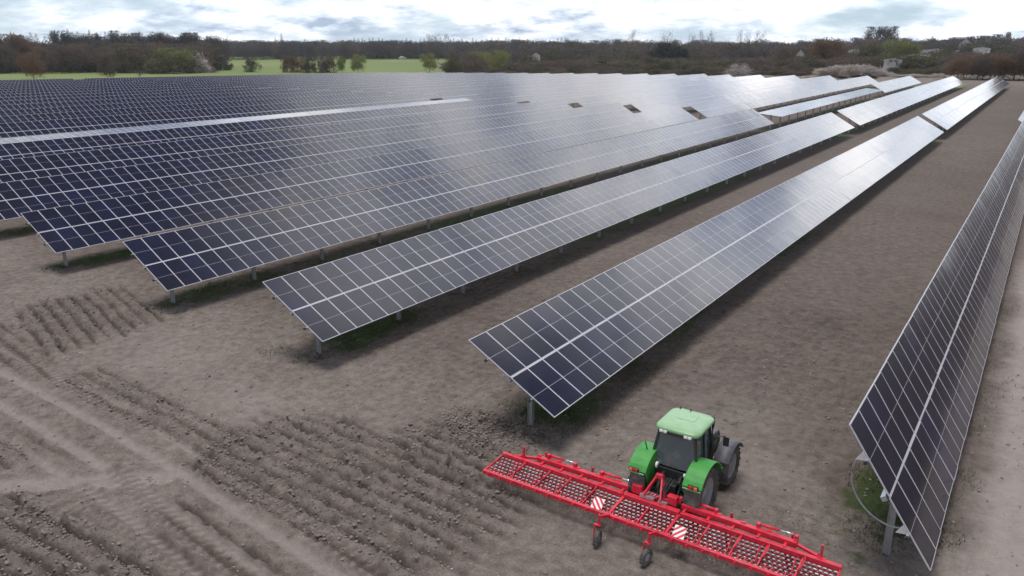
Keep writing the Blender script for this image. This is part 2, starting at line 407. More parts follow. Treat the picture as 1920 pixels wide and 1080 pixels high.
def proj_u(x, y, z):
    v = Vector((x, y, z-H_CAM)); d = v.dot(Fv); return 960+f_px*v.dot(Rv)/d, 540-f_px*v.dot(Uv)/d
ORD = ['', 'first', 'second', 'third', 'fourth', 'fifth', 'sixth', 'seventh', 'eighth', 'ninth', 'tenth', 'eleventh', 'twelfth', 'thirteenth', 'fourteenth', 'fifteenth', 'sixteenth',
       'seventeenth', 'eighteenth', 'nineteenth', 'twentieth', 'twenty-first', 'twenty-second', 'twenty-third', 'twenty-fourth']
HUB = 2.75
def table(k, y0, y1, tilt, label, rank, near_parts, dx=0, dtilt=0, hub=HUB, last=False):
    x = XROW(k)+dx; n = int(round((y1-y0)/DC)); L = n*DC
    z0 = G(x, y0); slope = (G(x, y0+L)-z0)/L; t = R_(tilt)
    root = thing('solar_table', (x, y0, z0), label, 'solar panels', 'rows of tilted solar tables standing in the bare field')
    rr = random.Random(k*31+int(y0))
    ph = rr.random()*6
    ct, st = math.cos(t), math.sin(t)
    def place(c, s):          # module centre & rotation
        yy = (c+.5)*DC; off = s*(MW/2+.020)
        tw = R_(.35)*math.sin(yy/19.+ph)+R_(.25)*math.sin(yy/5.3+2*ph)
        jr = (rr.gauss(0, R_(.13)), t+tw+rr.gauss(0, R_(.32)))
        return (off*math.cos(t+tw), yy, hub+slope*yy-off*math.sin(t+tw)), jr
    cols = list(range(n)); nearcols = []
    if near_parts:
        vis = [c for c in cols if -25 < proj_u(x, y0+c*DC, z0+hub)[0] < 1960]
        nearcols = vis[:50]
    for c in nearcols:
        for s in (-1, 1):
            p, (ja, jt) = place(c, s)
            inst('solar_module', mod_near, root, p, (ja+math.atan(slope), jt, 0))
    rest = [c for c in cols if c not in set(nearcols)]
    if rest:
        P_, A_, T_ = [], [], []
        for c in rest:
            for s in (-1, 1):
                p, (ja, jt) = place(c, s); P_.append(p); A_.append(ja+math.atan(slope)); T_.append(jt)
        P_ = np.array(P_); A_ = np.array(A_); T_ = np.array(T_)
        v = TVn[None]; x_ = v[..., 0]+0*A_[:, None]; y_ = v[..., 1]*np.cos(A_)[:, None]-v[..., 2]*np.sin(A_)[:, None]; z_ = v[..., 1]*np.sin(A_)[:, None]+v[..., 2]*np.cos(A_)[:, None]
        X2 = x_*np.cos(T_)[:, None]+z_*np.sin(T_)[:, None]; Z2 = -x_*np.sin(T_)[:, None]+z_*np.cos(T_)[:, None]
        VV = np.stack([X2, y_, Z2], -1)+P_[:, None]
        FF = TFn[None]+np.arange(len(P_))[:, None, None]*len(TVn)
        mm = npmesh('solar_modules', VV.reshape(-1, 3), FF.reshape(-1, 4), MM, np.tile(TMn, len(P_)))
        o = inst('solar_modules', mm, root)
        if near_parts: o['kind'] = 'stuff'
    # centre strip, torque tube and module rails follow the ground
    def pt(s, yy, d=0): return Vector((s*ct+d*st, yy, hub+slope*yy-s*st+d*ct))
    upv = (st, 0, ct)
    b = MB(); b.beam(pt(0, .02, -.014), pt(0, L-.02, -.014), .034, .02, 0, upv); b.obj('centre_strip', M['alu'], root)
    b = MB(); b.beam(pt(0, -.03, -.17), pt(0, L+.03, -.17), .15, .15, 0, upv); b.obj('torque_tube', M['galv'], root)
    for s in (-1.2, 1.2):
        b = MB(); b.beam(pt(s, -.1, -.075), pt(s, L+.1, -.075), .05, .07, 0, upv); b.beam(pt(s, -.2, -.08), pt(s, -.1, -.08), .09, .1, 1, upv); b.obj('module_rail', [M['galv'], M['dark']], root)
    # posts
    ys = []; yy = 1.5
    while yy < L-1: ys.append(yy); yy += 6.1
    if k >= -9:
        for yy in ys:
            zt = hub+slope*yy-.22; zb = G(x, y0+yy)-z0-.25
            inst('post', post_me, root, (0, yy, (zt+zb)/2), (0, 0, 0), (1, 1, zt-zb))
    else:
        b = MB()
        for yy in ys:
            zt = hub+slope*yy-.22; zb = G(x, y0+yy)-z0-.25
            b.box((0, yy, (zt+zb)/2), (.13, .13, zt-zb))
        o = b.obj('posts', M['galv'], root); o['kind'] = 'stuff'
    return root, pt, ys, slope
FLAT = 5.
TABLES = {}
R1 = table(1, 22.435, 139.2, 55.8, 'steeply tilted dark solar table standing right of the green tractor', 0, True, dx=.26, hub=2.815)
table(1, 143.5, 318, 30, 'solar table beyond the gap in the row right of the tractor', 1, False)
NEARK = (0, -1, -2, -3, -4, -5)
dys = {-3: 320, -4: 320.5, -5: 323.5, -6: 325, -7: 327, -8: 335, -9: 335, -10: 336, -11: 337, -12: 339, -13: 340, -14: 340, -15: 341, -16: 341, -17: 342, -18: 343, -19: 344, -20: 344, -21: 344, -22: 344}
for k in range(0, -23, -1):
    nm = ORD[-k+1]
    if k == 0: seg = [(23.45, 142.4, 29.9), (146.6, 319.7, 29.9)]; dx = 0
    elif k == -1: seg = [(24.08, 143.0, 29.3), (147.2, 320.4, 29.9)]; dx = .39
    elif k == -2: seg = [(24.79, 143.7, 30.7), (147.0, 246.5, FLAT), (251., 321., 29.9)]; dx = .34
    else:
        e = 143.5+1.5*(-k-3)*.75
        y0 = 25.45+.65*(-k-3); seg = [(y0, e, FLAT+5 if k == -7 else 29.8), (e+4.3, dys[k], 29.9)]; dx = .1 if k == -3 else 0
    for i, (a, b_, tl) in enumerate(seg):
        if k == -7 and i == 0: lab = 'pale glaring nearly flat solar table, front section of the %s row left of the tractor' % nm
        elif i == 0: lab = 'dark gridded solar table tilted right, front section of the %s row left of the tractor' % nm
        elif k == -2 and i == 1: lab = 'nearly flat white-glaring middle solar table in the third row left of the tractor'
        elif k == -2 and i == 2: lab = 'pale tilted solar table at the far end of the third row left of the tractor'
        else: lab = 'sky-reflecting pale solar table beyond the service gap in the %s row left of tractor' % nm
        r = table(k, a, b_, tl, lab, i, i == 0 and k in NEARK, dx=dx)
        TABLES[(k, i)] = r
# slew arc, brackets on the near end of the right-hand table
root, pt, ys, sl = R1
t = R_(55.8); ct, st = math.cos(t), math.sin(t)
b = MB(); arc = []
for i in range(25):
    a = math.pi*i/24; s = -1.25*math.cos(a); d = -.1-1.0*math.sin(a)
    arc.append(pt(s, .55, d))
b.tube(arc, .03, 6); b.obj('drive_arc', M['galv'], root)
for s in (-1.2, 1.2):
    b = MB(); q = [pt(s-.22, .35, -.06), pt(s+.22, .35, -.06), pt(s, .35, -.5)]
    b.add([tuple(v) for v in q]+[(v.x, v.y+.05, v.z) for v in q], [(0, 1, 2), (5, 4, 3), (0, 3, 4, 1), (1, 4, 5, 2), (2, 5, 3, 0)])
    b.obj('bracket', M['white'], root)
b = MB(); b.box((0, ys[0], HUB-.36), (.26, .2, .3)); b.obj('bearing_housing', M['galv'], root, .02)
for k in (0, -1, -2, -3):
    r_, pt_, ys_, sl_ = TABLES[(k, 0)]
    b = MB(); b.box((0, ys_[0], HUB-.36), (.24, .2, .26)); b.obj('bearing_housing', M['galv'], r_, .02)

# ------------------------------------------------------------------ tractor
TX, TY = -8.62, 22.5
trz = R_(0)
tz = G(TX, TY)
T = thing('tractor', (TX, TY, tz), 'bright green tractor with pale green cab roof pulling the red tine weeder', 'tractor', rotz=trz)
def wheel(cx, cy, r, w, rimr, lugs):
    t_ = MB(); c = (0, 0, 0); h2 = w/2
    prof = [(-h2*.72, rimr), (-h2*.98, rimr+(r-rimr)*.35), (-h2, r*.88), (-h2*.9, r*.955), (-h2*.4, r*.975), (0, r*.98), (h2*.4, r*.975), (h2*.9, r*.955), (h2, r*.88), (h2*.98, rimr+(r-rimr)*.35), (h2*.72, rimr)]
    t_.lathe(prof, c, 48)
    for i in range(lugs):
        for s in (-1, 1):
            a0 = 2*math.pi*(i+(.5 if s > 0 else 0))/lugs; pts = []
            for (fx, da) in ((0.0, .0), (.5, .11), (1.02, .17)):
                a = a0+da*s*0+da; rr2 = r*(1.0 if fx < .9 else .965)
                pts.append(Vector((s*h2*fx, rr2*math.cos(a), rr2*math.sin(a))))
            for p, q in zip(pts[:-1], pts[1:]):
                m = (p+q)/2; rad = Vector((0, m.y, m.z)).normalized()
                t_.beam(p-rad*.03, q-rad*.03, .055*r/.9, .07, 0, rad)
    wh = bpy.data.objects.new('wheel', t_.mesh('tyre', [M['tyre']])); 
    rim = MB()
    rim.lathe([(-h2*.7, rimr*1.01), (-h2*.62, rimr*.93), (-h2*.2, rimr*.86), (h2*.25, rimr*.8), (h2*.3, .0)], c, 36)
    rim.lathe([(h2*.7, rimr*1.01), (h2*.55, rimr*.93), (h2*.34, rimr*.82), (h2*.28, rimr*.45), (h2*.5, rimr*.4), (h2*.55, 0)], c, 36)
    for i in range(8):
        a = 2*math.pi*i/8; rim.lathe([(h2*.3, .0), (h2*.3, .0)], c, 3) if False else rim.tube([(h2*.28, rimr*.6*math.cos(a), rimr*.6*math.sin(a)), (h2*.42, rimr*.6*math.cos(a), rimr*.6*math.sin(a))], .03, 6)
    return t_, rim
def add_wheel(name, x, y, r, w, rimr, lugs, flip):
    e = bpy.data.objects.new(name, None); C.objects.link(e); e.parent = T; e.location = (x, y, r*.985)
    if flip: e.rotation_euler = (0, 0, math.pi)
    a, b2 = wheel(0, 0, r, w, rimr, lugs)
    a.obj('tyre', M['tyre'], e); b2.obj('rim', M['dusty'], e)
for s in (-1, 1):
    add_wheel('rear_wheel', s*.98, 0, .98, .56, .60, 20, s < 0)
    add_wheel('front_wheel', s*.95, 2.72, .76, .46, .46, 18, s < 0)
# chassis / axles
b = MB(); b.box((0, .3, .95), (.55, 1.6, .55)); b.box((0, 1.9, .95), (.42, 1.9, .5)); b.tube([(-.9, 0, .89), (.9, 0, .89)], .17, 12)
b.beam((-.8, 2.68, .68), (.8, 2.68, .68), .2, .2); b.box((0, 3.1, .85), (.5, .5, .5)); b.obj('chassis', M['black'], T, .03)
# hood
b = MB(); b.prism([(1.25, 1.1), (3.25, 1.05), (3.42, 1.2), (3.4, 1.62), (3.2, 1.8), (1.25, 2.02)], -.40, .40); hood = b.obj('hood', M['fender'], T, .09)
b = MB()
for i in range(7): b.box((0, 3.415, 1.08+.06*i), (.55, .03, .03))
b.obj('grille', M['black'], hood)
for s in (-1, 1):
    b = MB(); b.box((s*.405, 2.2, 1.42), (.02, 1.5, .16)); b.obj('side_stripe', M['green'], hood, .005)
# cab shell: pillars and glass
cx0, cx1, cy0, cy1, cz0, cz1 = -.80, .80, -.10, 1.45, 1.05, 2.68
def pil(a, b_, w=.07): q = MB(); q.beam(a, b_, w, w, 0, (0, 1, 0)); return q
cab = bpy.data.objects.new('cab', None); C.objects.link(cab); cab.parent = T; cab.location = (0, .05, .20)
bot = {'rl': (-.68, -.12, 1.15), 'rr': (.68, -.12, 1.15), 'fl': (-.62, 1.5, 1.1), 'fr': (.62, 1.5, 1.1)}
top = {'rl': (-.63, .02, cz1), 'rr': (.63, .02, cz1), 'fl': (-.60, 1.34, cz1), 'fr': (.60, 1.34, cz1)}
waist = {'rl': (-.78, -.14, 1.7), 'rr': (.78, -.14, 1.7), 'fl': (-.70, 1.5, 1.7), 'fr': (.70, 1.5, 1.7)}
for kx in bot:
    b = MB(); b.beam(bot[kx], waist[kx], .08, .08, 0, (0, 1, 0)); b.beam(waist[kx], top[kx], .075, .075, 0, (0, 1, 0)); b.obj('pillar', M['black'], cab)
for s, kx in ((-1, 'l'), (1, 'r')):
    b = MB(); b.beam((s*.78, .72, 1.2), (s*.66, .66, cz1), .06, .06, 0, (0, 1, 0)); b.obj('pillar', M['black'], cab)
def quad(name, pts, mat):
    b = MB(); n = (Vector(pts[1])-Vector(pts[0])).cross(Vector(pts[2])-Vector(pts[0])).normalized()*.012
    b.add([Vector(p)+n for p in pts]+[Vector(p)-n for p in pts], [(0, 1, 2, 3), (7, 6, 5, 4), (0, 4, 5, 1), (1, 5, 6, 2), (2, 6, 7, 3), (3, 7, 4, 0)]); return b.obj(name, mat, cab)
def lerp(a, b_, t_): return tuple(a[i]+(b_[i]-a[i])*t_ for i in range(3))
quad('rear_window', [lerp(waist['rl'], bot['rl'], .45), lerp(waist['rr'], bot['rr'], .45), top['rr'], top['rl']], M['cabglass'])
quad('windscreen', [bot['fr'], bot['fl'], top['fl'], top['fr']], M['cabglass'])
for s, a, c_ in ((-1, 'rl', 'fl'), (1, 'rr', 'fr')): quad('side_window', [lerp(bot[a], waist[a], .5), lerp(bot[c_], waist[c_], .2), top[c_], top[a]], M['cabglass'])
b = MB(); b.box((0, .68, 1.12), (1.36, 1.6, .12)); b.box((0, -.13, 1.2), (1.3, .06, .34)); b.obj('cab_floor', M['black'], cab, .02)
# seat, steering wheel, console
b = MB(); b.box((0, .45, 1.5), (.5, .5, .14)); b.box((0, .2, 1.85), (.48, .12, .62)); b.obj('seat', M['black'], cab, .05)
b = MB(); b.add([(-.15, -.01, 1.85), (.03, -.01, 1.72), (.19, -.01, 1.86), (.02, -.01, 2.08), (-.15, .03, 1.85), (.03, .03, 1.72), (.19, .03, 1.86), (.02, .03, 2.08)], [(0, 1, 2, 3), (7, 6, 5, 4), (0, 4, 5, 1), (1, 5, 6, 2), (2, 6, 7, 3), (3, 7, 4, 0)]); b.obj('headrest_pad', M['seat'], cab, .02)
b = MB(); b.tube([(.2*math.cos(a), 1.0+.17*math.sin(a), 1.85+.1*math.sin(a)) for a in [2*math.pi*i/16 for i in range(17)]], .018, 6); b.beam((0, 1.3, 1.3), (0, 1.02, 1.83), .1, .1); b.box((0, 1.35, 1.5), (.5, .2, .4)); b.box((.45, .6, 1.55), (.18, .6, .25)); b.obj('steering_console', M['black'], cab, .02)
# roof: rounded slab with hatch line
b = MB()
def rr_poly(hx, y0, y1, r, cut=0, n=5):
    pts = []
    for (cx_, cy_, a0) in ((hx-r, y1-r, 0), (-hx+r, y1-r, 90), (-hx+r, y0+r, 180), (hx-r, y0+r, 270)):
        for i in range(n+1):
            a = R_(a0+90*i/n); pts.append((cx_+r*math.cos(a), cy_+r*math.sin(a)))
    return pts
layers = [(2.68, .72, -.1, 1.50, .2), (2.73, .78, -.17, 1.57, .3), (2.80, .79, -.18, 1.58, .32), (2.85, .75, -.14, 1.54, .32), (2.88, .62, -.0, 1.4, .32), (2.895, .35, .3, 1.05, .3)]
rings = [[(x, y, z) for x, y in rr_poly(hx, a, c_, r)] for z, hx, a, c_, r in layers]; n = len(rings[0]); fs = []
for i in range(len(rings)-1):
    for k in range(n): fs.append((i*n+k, i*n+(k+1) % n, (i+1)*n+(k+1) % n, (i+1)*n+k))
fs.append(tuple((len(rings)-1)*n+k for k in range(n))); fs.append(tuple(range(n-1, -1, -1)))
b.add([v for q in rings for v in q], fs, 0, True); roof = b.obj('cab_roof', M['roofgreen'], cab)
b = MB(); b.box((0, 1.56, 2.71), (1.1, .1, .1)); b.box((0, -.14, 2.66), (1.1, .06, .06)); b.obj('roof_trim', M['black'], roof, .01)
b = MB(); b.box((0, .9, 2.897), (.62, .5, .02)); b.obj('roof_hatch', M['roofgreen'], roof, .008)
for x in (-.5, -.36, .36, .5):
    b = MB(); b.box((x, -.18, 2.71), (.12, .06, .08)); b.obj('work_lamp', M['white'], roof, .01)
# rear fenders
for s in (-1, 1):
    b = MB(); pts_o = []; pts_i = []
    for i in range(11):
        a = R_(146-11.6*i); pts_o.append((math.cos(a)*1.14+.02, 1.0+math.sin(a)*1.12)); pts_i.append((math.cos(a)*1.09+.02, 1.0+math.sin(a)*1.07))
    xa, xb = (.66*s, 1.30*s)
    n = len(pts_o); vs = []; fs = []
    for (x, P_) in ((xa, pts_o), (xb, pts_o), (xb, pts_i), (xa, pts_i)): vs += [(x, y, z) for y, z in P_]
    for i in range(n-1):
        for q in range(4): fs.append((q*n+i, q*n+i+1, ((q+1) % 4)*n+i+1, ((q+1) % 4)*n+i))
    fs += [(0, n, 2*n, 3*n), (n-1, 2*n-1, 3*n-1, 4*n-1)]
    b.add(vs, fs, 0, False)
    # inner side wall
    w_ = [(y, z) for y, z in pts_o]+[(.75, 1.0), (-.6, 1.0)]
    b.prism(w_, xa-.02*s, xa+.02*s, 0)
    fe = b.obj('rear_fender', M['green'], T, .015)
    b = MB(); b.box((s*1.04, -0.975, 1.69), (.36, .07, .13)); b.obj('lamp_housing', M['black'], fe, .015)
    b = MB(); b.box((s*1.13, -1.015, 1.69), (.12, .04, .09)); b.obj('indicator_lamp', M['orange'], fe, .01)
    b = MB(); b.box((s*.96, -1.015, 1.69), (.14, .04, .09)); b.obj('tail_lamp', M['redlamp'], fe, .01)
    b = MB(); b.box((s*.98, -0.965, 1.58), (.6, .05, .035)); b.obj('fender_rim', M['roofgreen'], fe)
    # front mudguards
    b = MB(); vs = []; fs = []; n = 9
    for x in (s*.66, s*1.24):
        for i in range(n):
            a = R_(150-15*i); vs.append((x, 2.72+math.cos(a)*.90, .76+math.sin(a)*.88))
    for x in (s*.66, s*1.24):
        for i in range(n):
            a = R_(150-15*i); vs.append((x, 2.72+math.cos(a)*.87, .76+math.sin(a)*.85))
    for i in range(n-1):
        fs += [(i, i+1, n+i+1, n+i), (2*n+i, 3*n+i, 3*n+i+1, 2*n+i+1), (i, 2*n+i, 2*n+i+1, i+1), (n+i, n+i+1, 3*n+i+1, 3*n+i)]
    b.add(vs, fs, 0, True); b.obj('front_mudguard', M['fender'], T)
    # mirror arms
    b = MB(); b.tube([(s*.7, 1.45, 2.35), (s*1.12, 1.62, 2.42), (s*1.14, 1.62, 2.2)], .018, 6); b.box((s*1.16, 1.63, 2.22), (.2, .05, .34)); b.obj('mirror', M['black'], T, .01)
    b = MB(); b.tube([(s*.74, 1.2, 1.25), (s*1.0, 1.3, 1.2)], .02, 6); b.box((s*.86, .95, .72), (.32, .5, .04)); b.box((s*.86, .95, .45), (.32, .4, .04)); b.beam((s*1.0, .75, .42), (s*1.0, .75, .78), .03, .03); b.beam((s*1.0, 1.15, .42), (s*1.0, 1.15, .78), .03, .03); b.obj('cab_step', M['black'], T)
# exhaust stack on the right front pillar, air intake
b = MB(); b.tube([(.62, 1.75, 1.3), (.62, 1.75, 1.9), (.62, 1.75, 2.75), (.62, 1.68, 2.95)], [.09, .085, .07, .06], 12); b.obj('exhaust_stack', M['black'], T)
# front weight / linkage
b = MB(); b.box((0, 3.72, .8), (.7, .42, .42)); b.beam((-.3, 3.4, .7), (-.3, 3.75, .7), .08, .1); b.beam((.3, 3.4, .7), (.3, 3.75, .7), .08, .1); b.obj('front_weight', M['fender'], T, .03)
for s in (-1, 1):
    b = MB(); b.box((s*.26, 3.45, 1.32), (.18, .06, .14)); b.obj('headlight', M['white'], T, .02)
# rear three-point linkage, PTO guard, drawbar, hoses
b = MB()
for s in (-1, 1):
    b.beam((s*.32, -.25, .75), (s*.42, -1.0, .62), .07, .1); b.tube([(s*.36, -.2, 1.35), (s*.4, -.75, .72)], .035, 8)
    b.beam((s*.3, -.1, 1.4), (s*.36, -.5, 1.35), .08, .08)
b.tube([(0, -.25, 1.2), (0, -1.0, 1.25)], .035, 8); b.box((0, -.3, .8), (.34, .3, .3)); b.obj('rear_linkage', M['black'], T)
b = MB()
for i in range(5):
    x = -.2+i*.1; b.tube([(x, -.2, 1.3), (x*1.2, -.5, 1.5+.05*(i % 2)), (x*.9, -.85, 1.35), (x*.6, -1.1, 1.1)], .014, 6)
b.obj('hydraulic_hose', M['hose'], T)
for lx, lr, lz in ((-.55, .11, 1.65), (.45, .07, 1.55)):
    b = MB(); b.lathe([(-.03, 0), (-.03, lr), (.03, lr), (.03, 0)], (lx, -.2, lz), 16); b.obj('work_lamp', M['white'], T)
b = MB(); b.tube([(-.72, -.1, 2.0), (-.95, -.16, 2.1), (-1.02, -.2, 2.4)], .025, 6); b.obj('mirror_arm', M['black'], T)
for ax in (-.5, -.12):
    b = MB(); b.tube([(ax, 1.45, 2.95), (ax, 1.5, 3.15)], .03, 6); b.obj('aerial', M['black'], T)

# ------------------------------------------------------------------ red tine weeder
IX, IY = -8.86, 20.65
iz = G(IX, IY)
I = thing('tine_weeder', (IX, IY, iz), 'long red folding tine weeder with rows of grey spring tines behind the tractor', 'harrow')
YF, YB, ZF = .64, -.60, .74
b = MB()
b.beam((-5.95, YB, ZF-.10), (5.95, YB, ZF-.10), .12, .14)
b.obj('rear_beam', M['red'], I, .012)
b = MB(); b.beam((-5.95, YF, ZF), (-1.02, YF, ZF), .15, .18); b.beam((1.02, YF, ZF), (5.95, YF, ZF), .15, .18); b.beam((-.98, YF, ZF), (.98, YF, ZF), .2, .21); b.obj('front_beam', M['red'], I, .012)
for s in (-1, 1):
    b = MB(); b.beam((s*.95, YF+.28, ZF+.15), (s*4.6, YF+.28, ZF+.12), .17, .19); b.beam((s*4.6, YF+.28, ZF+.12), (s*5.5, YF+.06, ZF+.05), .09, .09)
    for x in (1.1, 1.9, 2.7, 3.5, 4.3):
        b.box((s*x, YF+.15, ZF+.08), (.09, .34, .1))
        b.box((s*(x+.25), YF+.34, ZF+.2), (.14, .1, .12))
    b.obj('folding_arm', M['red'], I, .01)
# headstock
b = MB()
for s in (-1, 1):
    b.beam((s*.42, YF+.25, .62), (s*.09, YF+.55, 1.55), .07, .13, 0, (0, 1, 0)); b.beam((s*.09, YF+.55, 1.5), (s*.3, YF-.02, 1.0), .06, .09)
    b.box((s*.62, YF+.26, ZF+.26), (.34, .22, .3)); b.box((s*.42, YF+.45, .68), (.06, .3, .16))
b.box((0, YF+.55, 1.52), (.24, .14, .16)); b.beam((-.75, YF+.25, ZF+.14), (.75, YF+.25, ZF+.14), .12, .14)
b.obj('headstock', M['red'], I, .012)
b = MB(); b.box((-.2, YF+.08, ZF+.17), (.5, .12, .1)); b.box((.35, YF+.08, ZF+.15), (.3, .1, .08))
for i in range(5): b.tube([(-.4+.12*i, YF+.06, ZF+.22), (-.3+.12*i, YF+.15, ZF+.32), (-.2+.14*i, YF+.3, ZF+.28)], .012, 5)
b.obj('valve_block', M['tine'], I)
# cylinders with bright rods
for s, xa, xb, xc in ((-1, 2.05, 1.35, .85), (1, 2.05, 1.35, .85), (-1, 4.2, 3.6, 3.1), (1, 3.4, 4.0, 4.55)):
    c_ = MB(); c_.tube([(s*xa, YF+.42, ZF+.3), (s*xb, YF+.42, ZF+.32)], .05, 10); cyl = c_.obj('hydraulic_cylinder', M['red'], I)
    c_ = MB(); c_.tube([(s*xb, YF+.42, ZF+.32), (s*xc, YF+.42, ZF+.34)], .022, 8); c_.obj('piston_rod', M['steel'], cyl)
    # end lugs
    for xl in (xa, xc):
        c_ = MB(); c_.box((s*xl, YF+.38, ZF+.26), (.1, .14, .21)); c_.obj('cylinder_lug', M['red'], cyl)
# cross ribs, sections
ribs = [-5.93, -4.9, -3.85, -3.0, -2.0, -.98, 0, .98, 2.0, 3.0, 3.85, 4.9, 5.93]
for x in ribs:
    b = MB(); w = .09 if abs(abs(x)-.98) < .1 else .045
    b.beam((x, YF, ZF-.02), (x, YB, ZF-.11), w, .07)
    if abs(x) > 1.2 and abs(x) < 5.5: b.tube([(x+.02, YF-.05, ZF+.05), (x+.1, YF-.3, ZF+.16), (x+.1, YF-.55, ZF+.12), (x+.02, YF-.8, ZF-.02)], .02, 6); b.tube([(x-.1, YF-.1, ZF+.02), (x-.16, YF-.4, ZF+.08), (x-.1, YB+.2, ZF-.06)], .016, 6)
    b.obj('cross_rib', M['red'], I)
# tine rails (six bars) and tines
rows_y = [YF-.17-.178*i for i in range(6)]
for yb in rows_y:
    b = MB(); zz = ZF-.06-.09*(YF-yb)/1.24
    b.beam((-5.9, yb, zz-.05), (5.9, yb, zz-.05), .03, .03); b.obj('tine_bar', M['red'], I)
tb_ = MB()
tb_.tube([(0, -.02, 0), (0, .02, .03), (0, .07, .0), (0, .03, -.04), (0, .05, -.2), (0, .12, -.32), (0, .27, -.5)], [.013]*7, 5)
tb_.tube([(-.045, 0, .012), (.045, 0, .012)], .03, 6)
tine_me = tb_.mesh('tine', [M['tine']])
spots = []
for r_i, yb in enumerate(rows_y):
    zz = ZF-.03-.09*(YF-yb)/1.24
    for i in range(78):
        x = -5.83+i*.1515+(.075 if r_i % 2 else 0)
        if min(abs(x-q) for q in ribs) < .045 or x > 5.86: continue
        spots.append((x, yb, zz-.03))
spots.sort(key=lambda p: -(p[0]+5*0)-.0*p[1])
spots_near = [p for p in spots if p[0] < 5.3][:100]
sn = set(spots_near)
for p in spots_near: inst('tine', tine_me, I, p, (rnd.gauss(0, .05), rnd.gauss(0, .04), 0))
others = [p for p in spots if p not in sn]
tv = np.array(tb_.v); ngon = [f for f in tb_.f if len(f) == 4]; tf = np.array(ngon)
offs = np.array(others)+np.random.RandomState(5).normal(0, .006, (len(others), 3))
VV = (tv[None]+offs[:, None]).reshape(-1, 3); FF = (tf[None]+np.arange(len(others))[:, None, None]*len(tv)).reshape(-1, 4)
o = inst('tines', npmesh('tines', VV, FF, [M['tine']], smooth=True), I); o['kind'] = 'stuff'
# little levers & springs row near the rear beam
b = MB(); b.beam((0, 0, 0), (.03, .19, .06), .025, .025); lever_me = b.mesh('spring_lever', [M['red']])
for i in range(60): inst('spring_lever', lever_me, I, (-5.8+i*.197, YB+.03, ZF-.06))
b = MB(); b.box((0, 0, 0), (.08, .05, .09)); clamp_me = b.mesh('beam_clamp', [M['red']])
for i in range(24): inst('beam_clamp', clamp_me, I, (-5.7+i*.497, YB-.0775, ZF-.12))
# upright transport pins
for x in (-5.1, 5.35):
    b = MB(); b.beam((x, YF+.1, ZF), (x, YF+.12, ZF+.5), .07, .07); b.beam((x-.14, YF+.1, ZF+.06), (x, YF+.1, ZF+.25), .04, .04); b.obj('upright_post', M['red'], I, .006)
# warning boards with diagonal stripes
for s, x in ((-1, -1.42), (1, 1.42)):
    b = MB(); ang = Matrix.Rotation(R_(52), 3, 'X'); ang = Matrix.Rotation(R_(0), 3, 'Z') @ ang
    c0 = Vector((x, YB+.16, ZF+.10)); hw = .19
    ang = Matrix.Rotation(R_(40), 3, 'X')
    def L2W(u, v, w): return c0+ang @ Vector((u, v, w))
    b.add([L2W(a*hw, c_*hw, d) for d in (-.006, .006) for a, c_ in ((-1, -1), (1, -1), (1, 1), (-1, 1))], [(3, 2, 1, 0), (4, 5, 6, 7), (0, 1, 5, 4), (1, 2, 6, 5), (2, 3, 7, 6), (3, 0, 4, 7)], 0)
    def clipband(o0, o1):
        poly = [(-hw, -hw), (hw, -hw), (hw, hw), (-hw, hw)]
        for (c_, sg) in ((o0, 1), (o1, -1)):
            out_p = []
            for i in range(len(poly)):
                p, q = poly[i], poly[(i+1) % len(poly)]
                fp = sg*(p[0]*-s+p[1]-c_); fq = sg*(q[0]*-s+q[1]-c_)
                if fp >= 0: out_p.append(p)
                if fp*fq < 0:
                    t_ = fp/(fp-fq); out_p.append((p[0]+(q[0]-p[0])*t_, p[1]+(q[1]-p[1])*t_))
            poly = out_p
            if not poly: return
        b.add([L2W(u, v, .0085) for u, v in poly], [tuple(range(len(poly)))], 1)
    for c_ in (-.25, -.05, .15): clipband(c_, c_+.10)
    b.obj('warning_board', [M['white'], M['redlt']], I)
# gauge wheels on trailing forks behind, and support wheels in front
def gauge(x, y, st_):
    e = bpy.data.objects.new('gauge_wheel', None); C.objects.link(e); e.parent = I; e.location = (x, y, 0); e.rotation_euler = (0, 0, R_(st_))
    b = MB(); r, w = .26, .16; h2 = w/2
    b.lathe([(-h2*.6, .13), (-h2, .17), (-h2, .22), (-h2*.6, r), (0, r*1.01), (h2*.6, r), (h2, .22), (h2, .17), (h2*.6, .13)], (0, 0, r), 28)
    for i in range(18):
        a = 2*math.pi*i/18; b.box((0, r*1.0*math.cos(a), r+r*1.0*math.sin(a)), (w*.9, .03, .02), 0, Matrix.Rotation(a+math.pi/2, 3, 'X'))
    b.obj('tyre', M['tyre'], e)
    b = MB(); b.lathe([(-h2*.6, .155), (-h2*.2, .12), (0, 0)], (0, 0, r), 20); b.lathe([(h2*.6, .155), (h2*.3, .1), (h2*.5, .05), (h2*.55, 0)], (0, 0, r), 20); b.obj('rim', M['dusty'], e)
    b = MB()
    b.beam((-.14, 0, r), (-.14, .1, .68), .03, .08); b.beam((-.16, .1, .68), (.06, .1, .68), .08, .05); b.beam((0, .12, .66), (0, .12, 1.05), .07, .07); b.obj('fork', M['red'], e, .006)
for x, st_ in ((-.9, 8), (.78, -12)):
    gauge(x, YB-.80, st_)
    b = MB(); b.beam((x, YB, ZF-.08), (x, YB-.68, ZF+.25), .08, .1); b.obj('wheel_arm', M['red'], I, .008)
for x in (-4.4, -2.5, 2.5, 4.4): gauge(x, YF+.42, 0)
I.location.z = iz+.02

